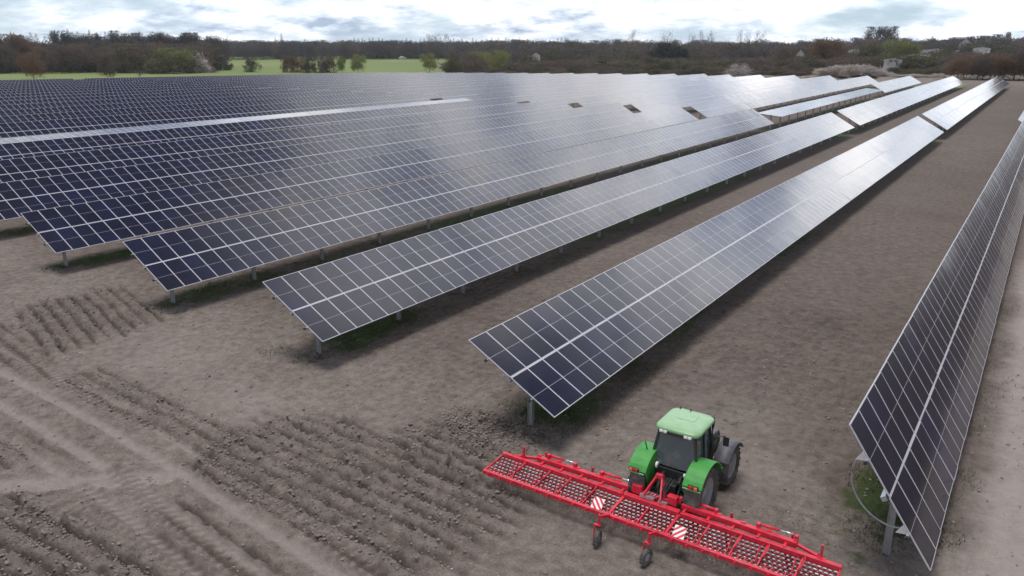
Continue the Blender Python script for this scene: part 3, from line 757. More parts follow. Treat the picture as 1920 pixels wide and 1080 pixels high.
# ------------------------------------------------------------------ clods, stones, weeds in the near field
def lump(seed):
    r = random.Random(seed); import bmesh
    bm = bmesh.new(); bmesh.ops.create_icosphere(bm, subdivisions=1, radius=1)
    for v in bm.verts: v.co = v.co*(.75+.5*r.random()); v.co.z *= .6
    V_ = np.array([v.co for v in bm.verts]); F_ = np.array([[v.index for v in f.verts] for f in bm.faces]); bm.free(); return V_, F_
lumps = [lump(i) for i in range(6)]
rc = np.random.RandomState(11)
def scatter(name, n, fn, smin, smax, mat, label=None):
    Vs, Fs, o = [], [], 0; cnt = 0; tries = 0
    while cnt < n and tries < n*30:
        tries += 1; x, y, keep = fn()
        if rc.rand() > keep: continue
        s = smin*(smax/smin)**(rc.rand()**2.2); V_, F_ = lumps[rc.randint(6)]
        a = rc.rand()*6.28; ca_, sa = math.cos(a), math.sin(a)
        P = V_*s*np.array([1, .7+.5*rc.rand(), 1]); P = np.stack([P[:, 0]*ca_-P[:, 1]*sa, P[:, 0]*sa+P[:, 1]*ca_, P[:, 2]], 1)+[x, y, ground_h(x, y)+s*.15]
        Vs.append(P); Fs.append(F_+o); o += len(V_); cnt += 1
    me_ = npmesh(name, np.concatenate(Vs), np.concatenate(Fs), [mat]); ob = inst(name, me_)
    tag(ob, label, kind='stuff'); return ob
def soil_simple(name, c, v=.25):
    return simple(name, c, .95, 0, v, 9, .4, spec=.1)
M['clod'] = soil_simple('clod_soil', (.19, .158, .138)); M['stone'] = soil_simple('field_stone', (.36, .32, .29), .2)
FZ = [(-19.3, 17.6, 5.2, 3.0), (-45.3, 22.2, 4.2, 3.6), (-24.5, 9.2, 4.4, 1.7), (-16.9, 23.2, 2.4, 1.8), (-31, 17.1, 5, 1.2), (-35.5, 11.2, 4.5, 1.2)]
def clod_fn():
    if rc.rand() < .75:
        z = FZ[[0, 0, 0, 1, 2, 2, 3, 3, 4, 5][rc.randint(10)]]
        x, y = z[0]+(rc.rand()*2-1)*(z[2]+1), z[1]+(rc.rand()*2-1)*z[3]
        return x, y, float(TRG[int(np.searchsorted(gxs, x))-1, int(np.searchsorted(gys, y))-1])
    x, y = rc.rand()*60-54, 8+rc.rand()*36
    return x, y, .30
scatter('soil_clods', 24000, clod_fn, .018, .085, M['clod'], 'loose brown soil clods along the furrows of the bare headland')
scatter('field_stones', 1500, lambda: (rc.rand()*58-54, 8+rc.rand()*36, .8), .015, .05, M['stone'], 'small pale stones lying in the bare soil')

def leafy(name, cols, rough=.8, trans=.0):
    m, nt, b, out = newmat(name); geo = N(nt, 'ShaderNodeNewGeometry'); oi = N(nt, 'ShaderNodeObjectInfo')
    r = geo.outputs['Random Per Island']
    c = ramp(nt, r, [(i/(len(cols)-1), c_) for i, c_ in enumerate(cols)])
    vr = ramp(nt, oi.outputs['Random'], [(0, (.78, .8, .82)), (.5, (1, 1, 1)), (1, (1.22, 1.15, 1.05))])
    c = mixc(nt, 1., c, vr, 'MULTIPLY')
    df = N(nt, 'ShaderNodeBsdfDiffuse'); tl = N(nt, 'ShaderNodeBsdfTranslucent'); mx = N(nt, 'ShaderNodeMixShader', i_Fac=.5)
    nt.links.new(c, df.inputs[0]); nt.links.new(c, tl.inputs[0]); nt.links.new(df.outputs[0], mx.inputs[1]); nt.links.new(tl.outputs[0], mx.inputs[2]); nt.links.new(mx.outputs[0], out.inputs[0]); nt.nodes.remove(b)
    return m
M['weed'] = leafy('weed_green', [(.04, .06, .025), (.06, .095, .032), (.10, .115, .055)])
Vs = []; Fs = []; o_ = 0
def blade_patch(cx, cy, rx, ry, n, hgt):
    global o_
    for _ in range(n):
        a = rc.rand()*6.28; q = math.sqrt(rc.rand()); x = cx+rx*q*math.cos(a); y = cy+ry*q*math.sin(a)
        z = ground_h(x, y) if (-55 < x < 6 and 8 < y < 45) else G(x, y)
        hh = hgt*(.4+rc.rand()); w = .008+.014*rc.rand(); b_ = rc.rand()*6.28; dx, dy = math.cos(b_)*w, math.sin(b_)*w; lx, ly = rc.normal(0, .4, 2)*hh
        Vs.append([(x-dx, y-dy, z-.01), (x+dx, y+dy, z-.01), (x+lx, y+ly, z+hh)]); Fs.append((o_, o_+1, o_+2)); o_ += 3
for k in range(1, -5, -1):
    y0 = 24.5+.6*max(0, -k-1)
    for _ in range(26): blade_patch(XROW(k)+rc.normal(.2, .6), y0+rc.rand()*9, .8, .9, 130, .12)
    for _ in range(40): blade_patch(XROW(k)+rc.normal(.6, .9), y0+9+rc.rand()*35, .9, 1.1, 45, .12)
for _ in range(7): blade_patch(-3.7+rc.normal(0, .9), 24.5+rc.normal(0, 1.4), .8, .9, 90, .04)
for _ in range(14): blade_patch(-.9+rc.normal(0, .25), 25+rc.rand()*30, .3, .6, 60, .05)
ob = inst('weeds', npmesh('weeds', np.array(Vs).reshape(-1, 3), np.array(Fs), [M['weed']])); tag(ob, 'low green weeds growing under the solar tables', kind='stuff')

# ------------------------------------------------------------------ vegetation
M['bark'] = simple('bark', (.075, .06, .05), .9, 0, .3, 3)
M['twig_brown'] = leafy('twigs_brown', [(.085, .067, .056), (.125, .097, .08), (.165, .13, .11)])
M['twig_grey'] = leafy('twigs_grey', [(.06, .054, .055), (.09, .082, .082), (.125, .113, .113)])
M['twig_red'] = leafy('twigs_reddish', [(.10, .062, .043), (.15, .092, .062), (.19, .12, .082)])
M['twig_pale'] = leafy('twigs_pale', [(.33, .29, .27), (.42, .38, .35), (.5, .46, .44)])
M['olive'] = leafy('scrub_olive', [(.06, .06, .035), (.09, .088, .05), (.125, .12, .07)])
M['budding'] = leafy('budding_green', [(.11, .13, .045), (.17, .19, .06), (.23, .25, .085)])
M['conif'] = leafy('conifer_needles', [(.018, .026, .022), (.027, .038, .031), (.04, .053, .042)])
def fibre_crown(seed, n, kind, cluster=26, size=.05):
    """crown in a unit box (height 1, about 1 wide) from many small slivers grouped in clumps"""
    r = np.random.RandomState(seed); cs = []
    while len(cs) < cluster:
        p = r.rand(3)*[1, 1, 1]-[.5, .5, 0]
        if kind == 'round': ok = (p[0]/.46)**2+(p[1]/.46)**2+((p[2]-.58)/.42)**2 < 1
        elif kind == 'shrub': ok = (p[0]/.5)**2+(p[1]/.5)**2+((p[2]-.3)/.68)**2 < 1
        else: ok = (p[0]/.36)**2+(p[1]/.36)**2+((p[2]-.55)/.45)**2 < 1
        if ok: cs.append(p)
    cs = np.array(cs); which = r.randint(len(cs), size=n)
    rad = .09+.06*r.rand(len(cs))
    P = cs[which]+r.normal(0, 1, (n, 3))*rad[which][:, None]*.75
    P[:, 2] = np.clip(P[:, 2], .02, 1.03)
    up = P-np.array([0, 0, .12]); up /= np.linalg.norm(up, axis=1)[:, None]+1e-6
    d = up+r.normal(0, .55, (n, 3)); d /= np.linalg.norm(d, axis=1)[:, None]
    sd = np.cross(d, r.normal(0, 1, (n, 3))); sd /= np.linalg.norm(sd, axis=1)[:, None]+1e-6
    L = size*(.6+r.rand(n))[:, None]; w = size*.30*(.5+r.rand(n))[:, None]
    V_ = np.stack([P-sd*w, P+sd*w, P+d*L*1.6], 1).reshape(-1, 3)
    return V_, np.arange(n*3).reshape(-1, 3)
def conifer_crown(seed, n):
    r = np.random.RandomState(seed); h_ = .1+.9*r.rand(n)**1.25*1.0
    a = r.rand(n)*6.283; lay = .5+.5*np.cos(h_*70)
    rad = (1.02-h_)**.8*.34*(.35+.65*r.rand(n)**.5)*(.75+.35*lay)+.004
    P = np.stack([rad*np.cos(a), rad*np.sin(a), h_-.25*rad], 1)
    d = np.stack([np.cos(a), np.sin(a), -.35+0*a], 1)+r.normal(0, .3, (n, 3)); d /= np.linalg.norm(d, axis=1)[:, None]
    sd = np.cross(d, [0, 0, 1.]); sd /= np.linalg.norm(sd, axis=1)[:, None]+1e-6
    s = (.035*(1.15-h_))[:, None]+.006
    V_ = np.stack([P-sd*s*.6, P+sd*s*.6, P+d*s*1.7], 1).reshape(-1, 3)
    return V_, np.arange(n*3).reshape(-1, 3)
def trunk_mesh(seed, kind):
    r = random.Random(seed); b = MB()
    if kind == 'conifer': b.tube([(0, 0, -.02), (0, 0, .4), (0, 0, .8)], [.016, .01, .002], 6); return b.mesh('trunk', [M['bark']])
    top_ = .5 if kind != 'shrub' else .35
    b.tube([(0, 0, -.03), (r.gauss(0, .01), r.gauss(0, .01), .18), (r.gauss(0, .02), r.gauss(0, .02), top_), (r.gauss(0, .03), r.gauss(0, .03), .86)], [.026, .02, .013, .003], 7)
    for i in range(13):
        a = r.random()*6.28; z0_ = .16+.5*r.random(); ln_ = .22+.2*r.random(); el = .5+.6*r.random()
        p0 = Vector((0, 0, z0_)); p1 = p0+Vector((math.cos(a)*ln_*.55, math.sin(a)*ln_*.55, ln_*.5*el)); p2 = p1+Vector((math.cos(a+.3)*ln_*.4, math.sin(a+.3)*ln_*.4, ln_*.6))
        b.tube([p0, p1, p2], [.011, .007, .002], 5, 0, False)
    return b.mesh('trunk', [M['bark']])
NT = 1500
crowns = {}
def crown_set(key, kind, mat, n, count=3, cluster=26, size=.05):
    out_ = []
    for i in range(count):
        sd = abs(hash((key, 1)))*0+sum(map(ord, key))*7+i*13
        V_, F_ = conifer_crown(sd, n) if kind == 'conifer' else fibre_crown(sd, n, kind, cluster, size)
        out_.append((npmesh('crown_'+key, V_, F_, [mat]), trunk_mesh(sd, kind), V_, F_))
    crowns[key] = out_
crown_set('brown', 'round', M['twig_brown'], 4200, 3, 34, .035); crown_set('grey', 'round', M['twig_grey'], 4200, 3, 34, .035); crown_set('red', 'round', M['twig_red'], 4200, 3, 30, .035)
crown_set('pale', 'shrub', M['twig_pale'], 2600, 2, 34, .05); crown_set('olive', 'shrub', M['olive'], 2200, 3, 26, .055); crown_set('scrubbrown', 'shrub', M['twig_brown'], 2200, 3, 26, .05)
crown_set('bud', 'round', M['budding'], 2400, 2, 30, .045); crown_set('conifer', 'conifer', M['conif'], 1500, 3); crown_set('wire', 'tall', M['twig_grey'], 900, 2, 22, .028)
crown_set('redshrub', 'shrub', M['twig_red'], 2200, 2, 26, .05); crown_set('evergreen', 'round', M['conif'], 2600, 2, 26, .06)
NAMES = {'brown': 'bare_tree', 'grey': 'bare_tree', 'red': 'bare_tree', 'pale': 'bare_shrub', 'olive': 'shrub', 'scrubbrown': 'shrub', 'bud': 'budding_tree', 'conifer': 'conifer_tree', 'wire': 'bare_tree', 'redshrub': 'shrub', 'evergreen': 'evergreen_tree'}
def tree(key, u, dist, h_, wid, label, group=None, zoff=0):
    x, y = at(u, dist); cr = crowns[key]; i = rnd.randrange(len(cr)); nm = NAMES[key]
    e = thing(nm, (x, y, G(x, y)+zoff), label, 'shrub' if 'shrub' in nm else 'tree', group, rotz=rnd.random()*6.28)
    inst('crown', cr[i][0], e, scale=(wid, wid, h_)); inst('trunk', cr[i][1], e, scale=(wid*.9, wid*.9, h_))
    return e
def ht(v, dist, zg=-3.):       # height needed for a top seen at picture row v
    return H_CAM+(86-v)/f_px*dist-zg
# --- left side: loose trees on the pale meadow strip
tree('red', 57, 468, 12.5, 11, 'reddish-brown bare tree standing alone on the meadow at far left')
tree('brown', 196, 470, 12, 8.5, 'small brown bare tree alone on the meadow beyond the solar rows')
tree('wire', 258, 500, 6, 5, 'tiny forked bare sapling at the edge of the solar rows')
# --- bright meadow trees
tree('olive', 423, 700, 8, 9, 'small dull green shrub at the left end of the bright meadow')
tree('olive', 470, 640, 9, 12, 'dull green shrub at the near edge of the bright meadow, left of the orange thicket')
for u, k_, lab in ((538, 'redshrub', 'leftmost orange-brown bush of the thicket before the bright meadow'), (556, 'redshrub', 'tallest orange-brown bush of the thicket before the bright meadow'),
                   (577, 'olive', 'olive bush in the middle of the thicket before the bright meadow'), (598, 'scrubbrown', 'brown bush beside the olive one in the meadow thicket'), (614, 'redshrub', 'rightmost orange-brown bush of the thicket before the bright meadow')):
    tree(k_, u, 610+rnd.random()*20, 12+rnd.random()*2, 11, lab)
tree('bud', 640, 600, 11, 8, 'slender olive tree on the meadow right of the orange thicket')
tree('bud', 670, 590, 12.5, 13, 'round green-budding tree on the bright meadow with short dark trunk')
tree('bud', 805, 600, 13, 12, 'green-budding tree at the right end of the bright meadow')
# --- big olive bush cluster at the left wood end
for i, (u, v, w) in enumerate(((300, 98, 20), (322, 92, 24), (345, 90, 22), (362, 96, 20), (378, 110, 16))):
    tree(['olive', 'bud', 'olive', 'pale', 'scrubbrown'][i], u, 600+i*8, ht(v, 600), w, ['low olive shrub at the left of the bushy clump ending the left wood', 'broad green-grey tree in the clump ending the left wood', 'rounded olive shrub topping the clump ending the left wood',
        'pale-tipped shrub at the right of the clump ending the left wood', 'brown shrub at the outer tip of the clump ending the left wood'][i])
# --- left wood
for i in range(40):
    u = -70+i*11.5+rnd.uniform(-4, 4)
    if u > 395: break
    k_ = rnd.choice(['brown', 'brown', 'red', 'brown', 'olive', 'grey']); v = rnd.uniform(84, 100) if u > 100 else rnd.uniform(72, 92)
    tree(k_, u, rnd.uniform(625, 680), ht(v, 650), rnd.uniform(15, 22), {'brown': 'brown bare tree in the front edge of the left wood', 'red': 'reddish bare tree in the front edge of the left wood', 'olive': 'olive thicket tree in the front edge of the left wood', 'grey': 'grey bare tree in the front edge of the left wood'}[k_], 'front edge trees of the left wood, %s' % k_)
for i in range(34):
    u = -60+i*14+rnd.uniform(-6, 6); big = rnd.random() < .3
    v = np.interp(u, [-60, 140, 330, 420], [63, 68, 74, 78])-(8 if big else 0)+rnd.uniform(-2, 4)
    tree('conifer', u, rnd.uniform(740, 800), ht(v, 770), rnd.uniform(18, 26), 'dark pointed conifer above the crowns of the left wood', 'dark conifers on the skyline of the left wood')
for i in range(26):
    u = 120+i*12+rnd.uniform(-5, 5)
    v = 70+rnd.uniform(-5, 5)+(6 if u > 380 else 0)
    tree('grey', u, rnd.uniform(760, 860), ht(v, 800), rnd.uniform(16, 24), 'grey bare crown behind the left wood', 'grey bare trees behind the left wood')
# --- back wood behind the bright meadow
for i in range(60):
    u = 385+i*8.6+rnd.uniform(-3, 3); k_ = rnd.choice(['grey', 'grey', 'brown', 'grey', 'red' if u > 700 else 'grey'])
    tree(k_, u, rnd.uniform(1200, 1290), ht(rnd.uniform(78, 86), 1250), rnd.uniform(20, 28), '%s bare tree in the wood behind the bright meadow' % {'grey': 'grey', 'brown': 'brown', 'red': 'reddish'}[k_], 'wood behind the bright meadow, %s trees' % k_)
tree('conifer', 531, 1240, ht(64, 1240), 26, 'lone tall dark conifer above the wood behind the meadow')
tree('conifer', 519, 1250, ht(70, 1250), 16, 'slim lower conifer just left of the lone tall conifer')
for i in range(62):
    u = 645+i*6.9+rnd.uniform(-3, 3)
    tree('conifer', u, rnd.uniform(1250, 1350), ht(rnd.uniform(69, 77), 1300), rnd.uniform(22, 30), 'dark conifer in the saw-toothed skyline right of the meadow', 'dark conifers of the middle skyline')
# bare crowns breaking the skyline
for i, u in enumerate((806, 822, 838, 1185, 1250, 1295, 1312, 1330, 1385, 1400, 1417, 1430, 1630, 1650, 1668)):
    v = {806: 68, 822: 63, 838: 67}.get(u, 62 if 1290 < u < 1440 else 61)
    tree('grey' if u > 1600 else 'wire', u, 1150, ht(v, 1150), 16 if 1290 < u < 1440 else 24, 'fine bare tree crown rising above the right-hand skyline' if u > 1000 else 'pale bare crown rising above the conifers of the middle skyline', 'bare crowns above the right skyline' if u > 1000 else 'bare crowns above the middle skyline')
# --- right-hand woods in layers
for i in range(70):
    u = 900+i*15.2+rnd.uniform(-6, 6)
    k_ = rnd.choice(['grey', 'brown', 'grey', 'grey', 'olive'])
    d = rnd.uniform(950, 1250)
    tree(k_, u, d, ht(rnd.uniform(76, 84), d), rnd.uniform(22, 32), '%s in the far wood band right of the meadow' % {'grey': 'grey bare tree', 'brown': 'brown bare tree', 'olive': 'olive thicket tree'}[k_], 'far wood band right of the meadow, %s' % k_)
for i in range(44):
    u = 860+i*22+rnd.uniform(-9, 9); d = rnd.uniform(640, 820)
    if 1225 < u < 1285: continue
    k_ = rnd.choice(['olive', 'brown', 'grey', 'brown', 'bud' if u < 1000 else 'olive'])
    tree(k_, u, d, ht(rnd.uniform(90, 106), d), rnd.uniform(16, 26), '%s in the middle thicket beyond the solar rows' % {'grey': 'grey bare tree', 'brown': 'brown bare tree', 'olive': 'olive bush', 'bud': 'yellow-green budding tree'}[k_], 'middle thicket beyond the solar rows, %s' % k_)
for i in range(48):
    u = 858+i*20+rnd.uniform(-7, 7); d = rnd.uniform(470, 570)
    if 1370 < u < 1408 or 1535 < u < 1775: continue
    k_ = rnd.choice(['olive', 'scrubbrown', 'olive', 'scrubbrown', 'bud' if u < 1000 else 'scrubbrown'])
    v = rnd.uniform(112, 124) if u > 900 else rnd.uniform(95, 104)
    tree(k_, u, d, ht(v, d, -1.5), rnd.uniform(10, 17), '%s in the low scrub strip just beyond the row ends' % {'scrubbrown': 'brown shrub', 'olive': 'olive shrub', 'bud': 'yellow-green shrub'}[k_], 'low scrub strip beyond the row ends, %s' % k_)
tree('bud', 935, 560, ht(92, 560, -2), 18, 'yellow-green budding tree right of the bright meadow')
for i, (u, v, w) in enumerate(((1236, 86, 16), (1250, 77, 20), (1263, 74, 20), (1275, 84, 14))):
    tree('conifer' if i == 2 else 'evergreen', u, 740+i*6, ht(v+(6 if i != 2 else -1), 740), w*(1.5 if i == 2 else 1.15), ['left shoulder of the dark evergreen group before the far wood', 'broad black-green evergreen left of the tallest in its group', 'tallest black-green evergreen of the group before the far wood', 'right shoulder of the dark evergreen group before the far wood'][i])
tree('conifer', 1213, 900, ht(80, 900), 14, 'single dark conifer left of the black evergreen group')
for i, (u, v, w) in enumerate(((1530, 84, 16), (1550, 80, 19), (1570, 83, 16))):
    tree('red', u, 640+5*i, ht(v, 640), w, ['left tree of the rust-brown group before the far wood', 'middle tree of the rust-brown group before the far wood', 'right tree of the rust-brown group before the far wood'][i])
for i, (u, v, w) in enumerate(((1470, 92, 20), (1492, 88, 22), (1512, 92, 20), (1680, 82, 20), (1702, 88, 18))):
    tree('bud' if i > 2 else 'olive', u, 660+5*i, ht(v, 660), w, ['left mossy green tree beside the rust-brown group', 'middle mossy green tree beside the rust-brown group', 'right mossy green tree touching the rust-brown group', 'yellow-green tree in front of the pale sheds', 'lower yellow-green tree right of the one before the pale sheds'][i])
# pale leafless hedges
tree('pale', 1386, 430, ht(117, 430, -.5), 12, 'rounded pale grey shrub alone in front of the dark thicket')
for i, u in enumerate(range(1545, 1672, 11)):
    v = np.interp(u, [1545, 1570, 1620, 1650, 1672], [122, 118, 117, 122, 134])
    tree('pale', u, 440+rnd.uniform(-5, 5), ht(v, 440, .3), 9.5, 'pale grey leafless shrub of the arched hedge beyond the right row ends', 'pale arched hedge beyond the right row ends')
for i, u in enumerate(range(1688, 1770, 11)):
    tree('pale', u, 425+rnd.uniform(-5, 5), ht(131+rnd.uniform(-2, 4), 425, .8), 7, 'pale grey leafless shrub of the lower hedge right of the arched one', 'pale lower hedge right of the arched one')
for i, u in enumerate((1460, 1478, 1520)):
    tree('pale', u, 415, ht(136, 415, .0), 6, 'tiny pale shrub peeping over the far row ends', 'tiny pale shrubs over the far row ends')
for i, u in enumerate((1552, 1583, 1612, 1640)):
    tree('evergreen', u, 405, ht(133+rnd.uniform(0, 4), 405, .5), 5.5, 'small dark bush in front of the pale arched hedge', 'small dark bushes before the arched hedge')
# brown trees at far right
for i in range(16):
    u = 1800+i*12+rnd.uniform(-3, 3); d = rnd.uniform(385, 430)
    tree('red' if i % 2 else 'brown', u, d, ht(rnd.uniform(92, 108), d, 1.5), rnd.uniform(9, 14), '%s bare tree in the thicket beyond the rightmost row end' % ('rust-brown' if i % 2 else 'dull brown'), 'thicket beyond the rightmost row end, %s' % ('rusty' if i % 2 else 'brown'))
for i in range(10):
    u = 1788+i*16; d = 395
    tree('scrubbrown', u, d, ht(138, d, 1.5), 9, 'low dark brown shrub at the foot of the rightmost thicket', 'low shrubs at the foot of the rightmost thicket')
# far woods that read as one mass
def mass(name, label, items, mat_keys):
    Vs_, Fs_, Ms, off = [], [], [], 0; mats = []
    for mk in mat_keys: mats.append(crowns[mk][0][0].materials[0])
    rr_ = np.random.RandomState(9)
    for (u, d, h_, w, mk) in items:
        x, y = at(u, d); V_, F_ = crowns[mk][rr_.randint(len(crowns[mk]))][2:4]
        nf = min(len(F_), 1300); V2 = V_[:nf*3]*1.0
        ctr = V2.reshape(-1, 3, 3).mean(1, keepdims=True); V2 = ((V2.reshape(-1, 3, 3)-ctr)*1.35+ctr).reshape(-1, 3)
        a = rr_.rand()*6.28; ca_, sa = math.cos(a), math.sin(a)
        P = np.stack([(V2[:, 0]*ca_-V2[:, 1]*sa)*w+x, (V2[:, 0]*sa+V2[:, 1]*ca_)*w+y, V2[:, 2]*h_+G(x, y)], 1)
        Vs_.append(P); Fs_.append(np.arange(nf*3).reshape(-1, 3)+off); Ms.append(np.full(nf, mat_keys.index(mk))); off += nf*3
    ob_ = inst(name, npmesh(name, np.concatenate(Vs_), np.concatenate(Fs_), mats, np.concatenate(Ms))); tag(ob_, label, kind='stuff')
it = []
for i in range(150): u = -120+i*3.5; d = rnd.uniform(680, 760); it.append((u, d, ht(rnd.uniform(80, 92), d), 22, rnd.choice(['brown', 'grey', 'olive'])))
mass('wood', 'brown and olive wood mass behind the front trees at left', it, ['brown', 'grey', 'olive'])
it = []
for i in range(190): u = 330+i*4.; d = rnd.uniform(1280, 1420); it.append((u, d, ht(rnd.uniform(77, 84), d), 34, rnd.choice(['grey', 'grey', 'brown'])))
mass('wood', 'dark bare wood mass behind the bright meadow', it, ['brown', 'grey'])
it = []
for i in range(330):
    u = 860+i*3.6; d = rnd.uniform(820, 1350); it.append((u, d, ht(rnd.uniform(80, 92), d), 32, rnd.choice(['grey', 'brown', 'olive'])))
for i in range(230):
    u = 850+i*5.; d = rnd.uniform(560, 700); it.append((u, d, ht(rnd.uniform(106, 116), d, -2), 20, rnd.choice(['olive', 'scrubbrown', 'brown'])))
for i in range(150):
    u = 850+i*6.2; d = rnd.uniform(455, 540)
    if 1540 < u < 1680: continue
    it.append((u, d, ht(rnd.uniform(124, 134), d, -1), 13, rnd.choice(['olive', 'scrubbrown'])))
mass('scrub_wood', 'olive and brown scrub mass filling the land beyond the row ends', it, ['brown', 'grey', 'olive', 'scrubbrown'])

# ------------------------------------------------------------------ far buildings and tower
M['wallw'] = simple('pale_render', (.42, .41, .40), .8, 0, .08, .5); M['roofd'] = simple('grey_roof', (.16, .15, .15), .8, 0, .1, .5); M['roofr'] = simple('red_roof', (.25, .10, .07), .8, 0, .1, .5); M['win'] = simple('dark_window', (.03, .035, .04), .3); M['roofp'] = simple('pale_roof', (.36, .36, .37), .6, 0, .06, .3)
def house(u, d, w, l, h_, rh, label, name='house', roofm='roofd', rot=0., zoff=0):
    x, y = at(u, d); e = thing(name, (x, y, G(x, y)+zoff), label, 'building', rotz=math.atan2(-bearing(u).x, bearing(u).y)+rot)
    b = MB(); b.prism([(-w/2, -1), (w/2, -1), (w/2, h_), (0, h_+rh), (-w/2, h_)], -l/2, l/2, 0, 'y'); b.obj('wall', M['wallw'], e)
    b = MB(); ov = .4
    for s in (-1, 1):
        a_ = [(0, h_+rh+.02), (s*(w/2+ov), h_-ov*rh/(w/2)+.02), (s*(w/2+ov), h_-ov*rh/(w/2)+.25), (0, h_+rh+.3)]
        b.prism(a_, -l/2-ov, l/2+ov, 0, 'y')
    b.obj('roof', M[roofm], e)
    n_ = max(2, int(w/5))
    for i in range(n_):
        b = MB(); b.box((-w/2+w*(i+.5)/n_, -l/2-.03, h_*.6), (.8, .06, .9)); b.obj('window', M['win'], e)
house(1500, 620, 5, 7, 5, 3, 'small white gabled house among the mossy green trees', roofm='roofp', zoff=5)
house(1005, 800, 8, 8, 6, 2.5, 'small pale house peeping out of the scrub right of the meadow', roofm='roofd', zoff=4)
house(1714, 680, 20, 14, 5.5, 1.2, 'low white shed behind the yellow-green tree', 'shed', 'roofp', zoff=2)
house(1760, 760, 28, 18, 6, 1.2, 'long pale shed right of the low white one', 'shed', 'roofp', zoff=5)
house(1660-55, 780, 22, 14, 7, 2, 'pale-roofed shed behind the arched hedge', 'shed', 'roofp', zoff=4)
house(1838, 820, 13, 10, 4, 1., 'flat pale shed below the white gabled house at right', 'shed', 'roofp', zoff=8)
house(1806, 900, 11, 12, 6, 5, 'white gabled house near the right end of the skyline', roofm='roofp', zoff=10)
house(1838, 1000, 22, 12, 6, 6, 'red-roofed house near the right end of the skyline', roofm='roofr', zoff=12)
house(1675, 560, 10, 9, 5, 1, 'small white shed left of the low white one', 'shed', 'roofp', zoff=1)
house(755, 1180, 9, 6, 3, 1.5, 'tiny white hut at the far edge of the bright meadow', 'hut', 'roofp', rot=.3, zoff=0)
x, y = at(1883, 1300); e = thing('water_tower', (x, y, 8), 'slim pale water tower with dark head on the right skyline', 'tower')
b = MB(); b.tube([(0, 0, -12), (0, 0, 19)], [2.0, 1.7], 16); b.obj('shaft', M['wallw'], e)
b = MB(); b.tube([(0, 0, 18), (0, 0, 20), (0, 0, 24), (0, 0, 25.5)], [1.8, 3.1, 3.1, 1.0], 18); b.obj('tank', M['roofd'], e)

# ------------------------------------------------------------------ air
HAZE = .00007
if HAZE:
    hm = bpy.data.materials.new('haze_air'); hm.use_nodes = True; hn_ = hm.node_tree; hn_.nodes.clear()
    ho = hn_.nodes.new('ShaderNodeOutputMaterial'); pv = hn_.nodes.new('ShaderNodeVolumePrincipled'); hn_.links.new(pv.outputs[0], ho.inputs['Volume'])
    pv.inputs['Density'].default_value = HAZE; pv.inputs['Color'].default_value = (.82, .86, .92, 1); pv.inputs['Anisotropy'].default_value = .2
    b = MB(); b.box((-500, 2450, 18), (8200, 6500, 56)); ob = b.obj('haze', hm); tag(ob, 'thin pale haze over the fields and woods', kind='stuff')
# ------------------------------------------------------------------ sky, sun
SUN_EL, SUN_DIR = R_(83), (-.4, -.35)
az = math.atan2(SUN_DIR[0], SUN_DIR[1])       # from +Y towards +X
world = bpy.data.worlds.new('World'); scene.world = world; world.use_nodes = True
nt = world.node_tree; nt.nodes.clear(); wo = nt.nodes.new('ShaderNodeOutputWorld'); bg = nt.nodes.new('ShaderNodeBackground'); nt.links.new(bg.outputs[0], wo.inputs[0])
sky = nt.nodes.new('ShaderNodeTexSky'); sky.sky_type = 'NISHITA'; sky.sun_disc = False; sky.sun_elevation = SUN_EL; sky.sun_rotation = az; sky.air_density = 1.0; sky.dust_density = .3; sky.ozone_density = 2.5
tc = nt.nodes.new('ShaderNodeTexCoord'); sx = nt.nodes.new('ShaderNodeSeparateXYZ'); nt.links.new(tc.outputs['Generated'], sx.inputs[0])
def MA(op, a, b_=None, clamp=False):
    n_ = nt.nodes.new('ShaderNodeMath'); n_.operation = op; n_.use_clamp = clamp
    for s_, v_ in ((n_.inputs[0], a), (n_.inputs[1], b_)):
        if v_ is None: continue
        if hasattr(v_, 'is_linked'): nt.links.new(v_, s_)
        else: s_.default_value = v_
    return n_.outputs[0]
zc = MA('MAXIMUM', sx.outputs[2], 0.); den = MA('ADD', zc, .24)
cx = nt.nodes.new('ShaderNodeCombineXYZ'); nt.links.new(MA('DIVIDE', sx.outputs[0], den), cx.inputs[0]); nt.links.new(MA('DIVIDE', sx.outputs[1], den), cx.inputs[1])
def WN(s, d, r, off=0.):
    mp = nt.nodes.new('ShaderNodeMapping'); mp.inputs['Location'].default_value = (off, off*.7, off*.3); nt.links.new(cx.outputs[0], mp.inputs[0])
    n_ = nt.nodes.new('ShaderNodeTexNoise'); n_.inputs['Scale'].default_value = s; n_.inputs['Detail'].default_value = d; n_.inputs['Roughness'].default_value = r
    nt.links.new(mp.outputs[0], n_.inputs['Vector']); return n_.outputs[0]
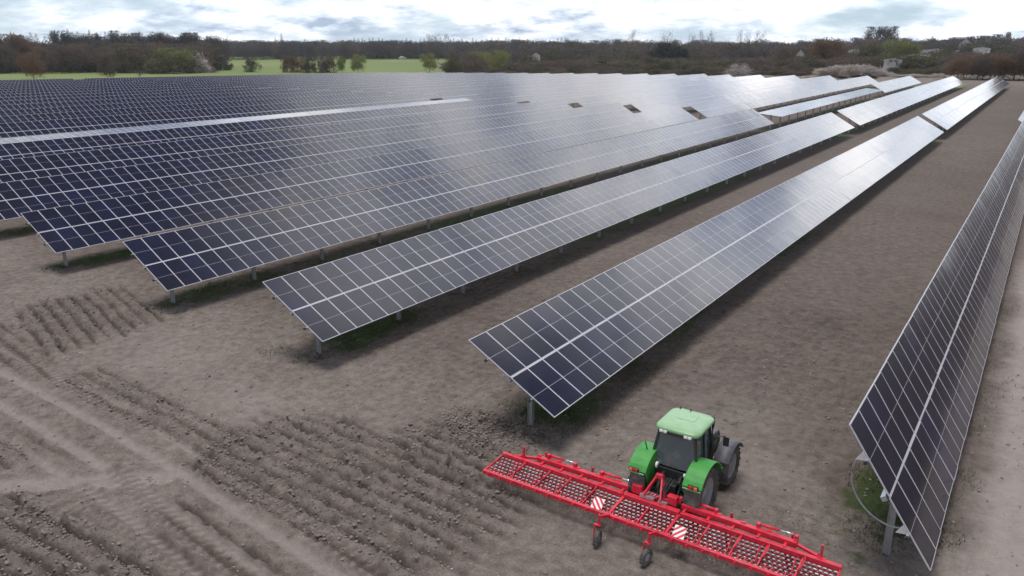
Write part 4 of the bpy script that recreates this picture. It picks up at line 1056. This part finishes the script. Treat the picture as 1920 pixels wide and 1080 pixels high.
# cloud cover: thick towards the horizon, open blue overhead, a few separate banks ahead
off = ramp(nt, zc, [(0., (.55,)*3), (.07, (.585,)*3), (.12, (.70,)*3), (.40, (.60,)*3), (.57, (.50,)*3), (.72, (.39,)*3), (1., (.44,)*3)])
tot = MA('ADD', WN(1.5, 8., .58, 3.1), MA('SUBTRACT', off, .5))
def bank(d, k_, amp):
    v_ = Vector(d).normalized(); q = nt.nodes.new('ShaderNodeVectorMath'); q.operation = 'DOT_PRODUCT'; nt.links.new(tc.outputs['Generated'], q.inputs[0]); q.inputs[1].default_value = v_
    return MA('MULTIPLY', MA('EXPONENT', MA('MULTIPLY', MA('SUBTRACT', q.outputs['Value'], 1.), k_)), amp)
for d_, k_, a_ in (((-.16, .74, .65), 60., .26), ((-.19, .60, .77), 160., .22), ((-.10, .68, .72), 220., .20), ((.03, .93, .39), 90., .22), ((-.27, .78, .57), 50., .18),
                   ((.01, .95, .31), 1200., -.30), ((-.06, .945, .32), 1500., -.30), ((.09, .77, .64), 90., -.14), ((-.3, .5, .8), 30., -.15), ((-.25, -.75, .6), 4., .06), ((.8, -.2, .55), 6., .1)):
    tot = MA('ADD', tot, bank(d_, k_, a_))
cover = ramp(nt, tot, [(.40, (0, 0, 0)), (.52, (.35, .35, .35)), (.60, (.75, .75, .75)), (.72, (1, 1, 1))])
shade = ramp(nt, MA('ADD', MA('MULTIPLY', WN(2.1, 6., .6, 11.), .45), MA('MULTIPLY', WN(5.0, 5., .6, 21.), .55)), [(.38, (.28, .34, .47)), (.48, (.74, .79, .88)), (.59, (1.24, 1.22, 1.22))])
sd = Vector((math.cos(SUN_EL)*math.sin(az), math.cos(SUN_EL)*math.cos(az), math.sin(SUN_EL)))
gl = ramp(nt, zc, [(0., (.385,)*3), (.06, (.395,)*3), (.14, (.50,)*3), (.28, (.58,)*3), (.40, (.58,)*3), (.52, (.40,)*3), (.62, (.34,)*3), (1., (.28,)*3)])
glow = MA('ADD', MA('MULTIPLY', gl, 2.3), MA('ADD', bank((-.20, .78, .60), 14., .7), MA('ADD', MA('ADD', bank((-.79, .53, .32), 14., .9), bank((0., .95, .28), 9., .95)), bank((-.17, .68, .70), 70., .5))))
SKY_STR = .1; CLOUD = 9.4
cl_ = nt.nodes.new('ShaderNodeVectorMath'); cl_.operation = 'SCALE'; nt.links.new(shade, cl_.inputs[0]); nt.links.new(MA('MULTIPLY', glow, CLOUD), cl_.inputs['Scale'])
lowf = ramp(nt, zc, [(0., (.9,)*3), (.08, (.8,)*3), (.35, (0, 0, 0))])
gapc = mixc(nt, lowf, mixc(nt, .45, sky.outputs[0], (1.3, 1.25, 1.7)), (4.9, 6.3, 7.4))
mixn = mixc(nt, cover, gapc, cl_.outputs[0])
nt.links.new(mixn, bg.inputs[0]); bg.inputs[1].default_value = SKY_STR
sun = bpy.data.lights.new('sun', 'SUN'); sun.energy = 2.5; sun.angle = R_(22); sun.color = (1, .96, .9)
so = bpy.data.objects.new('sun', sun); C.objects.link(so); so.rotation_euler = sd.to_track_quat('Z', 'Y').to_euler()

scene.view_settings.view_transform = 'Standard'; scene.view_settings.look = 'None'; scene.view_settings.exposure = .22; scene.view_settings.gamma = 1
scene.cycles.max_bounces = 5; scene.cycles.transparent_max_bounces = 8
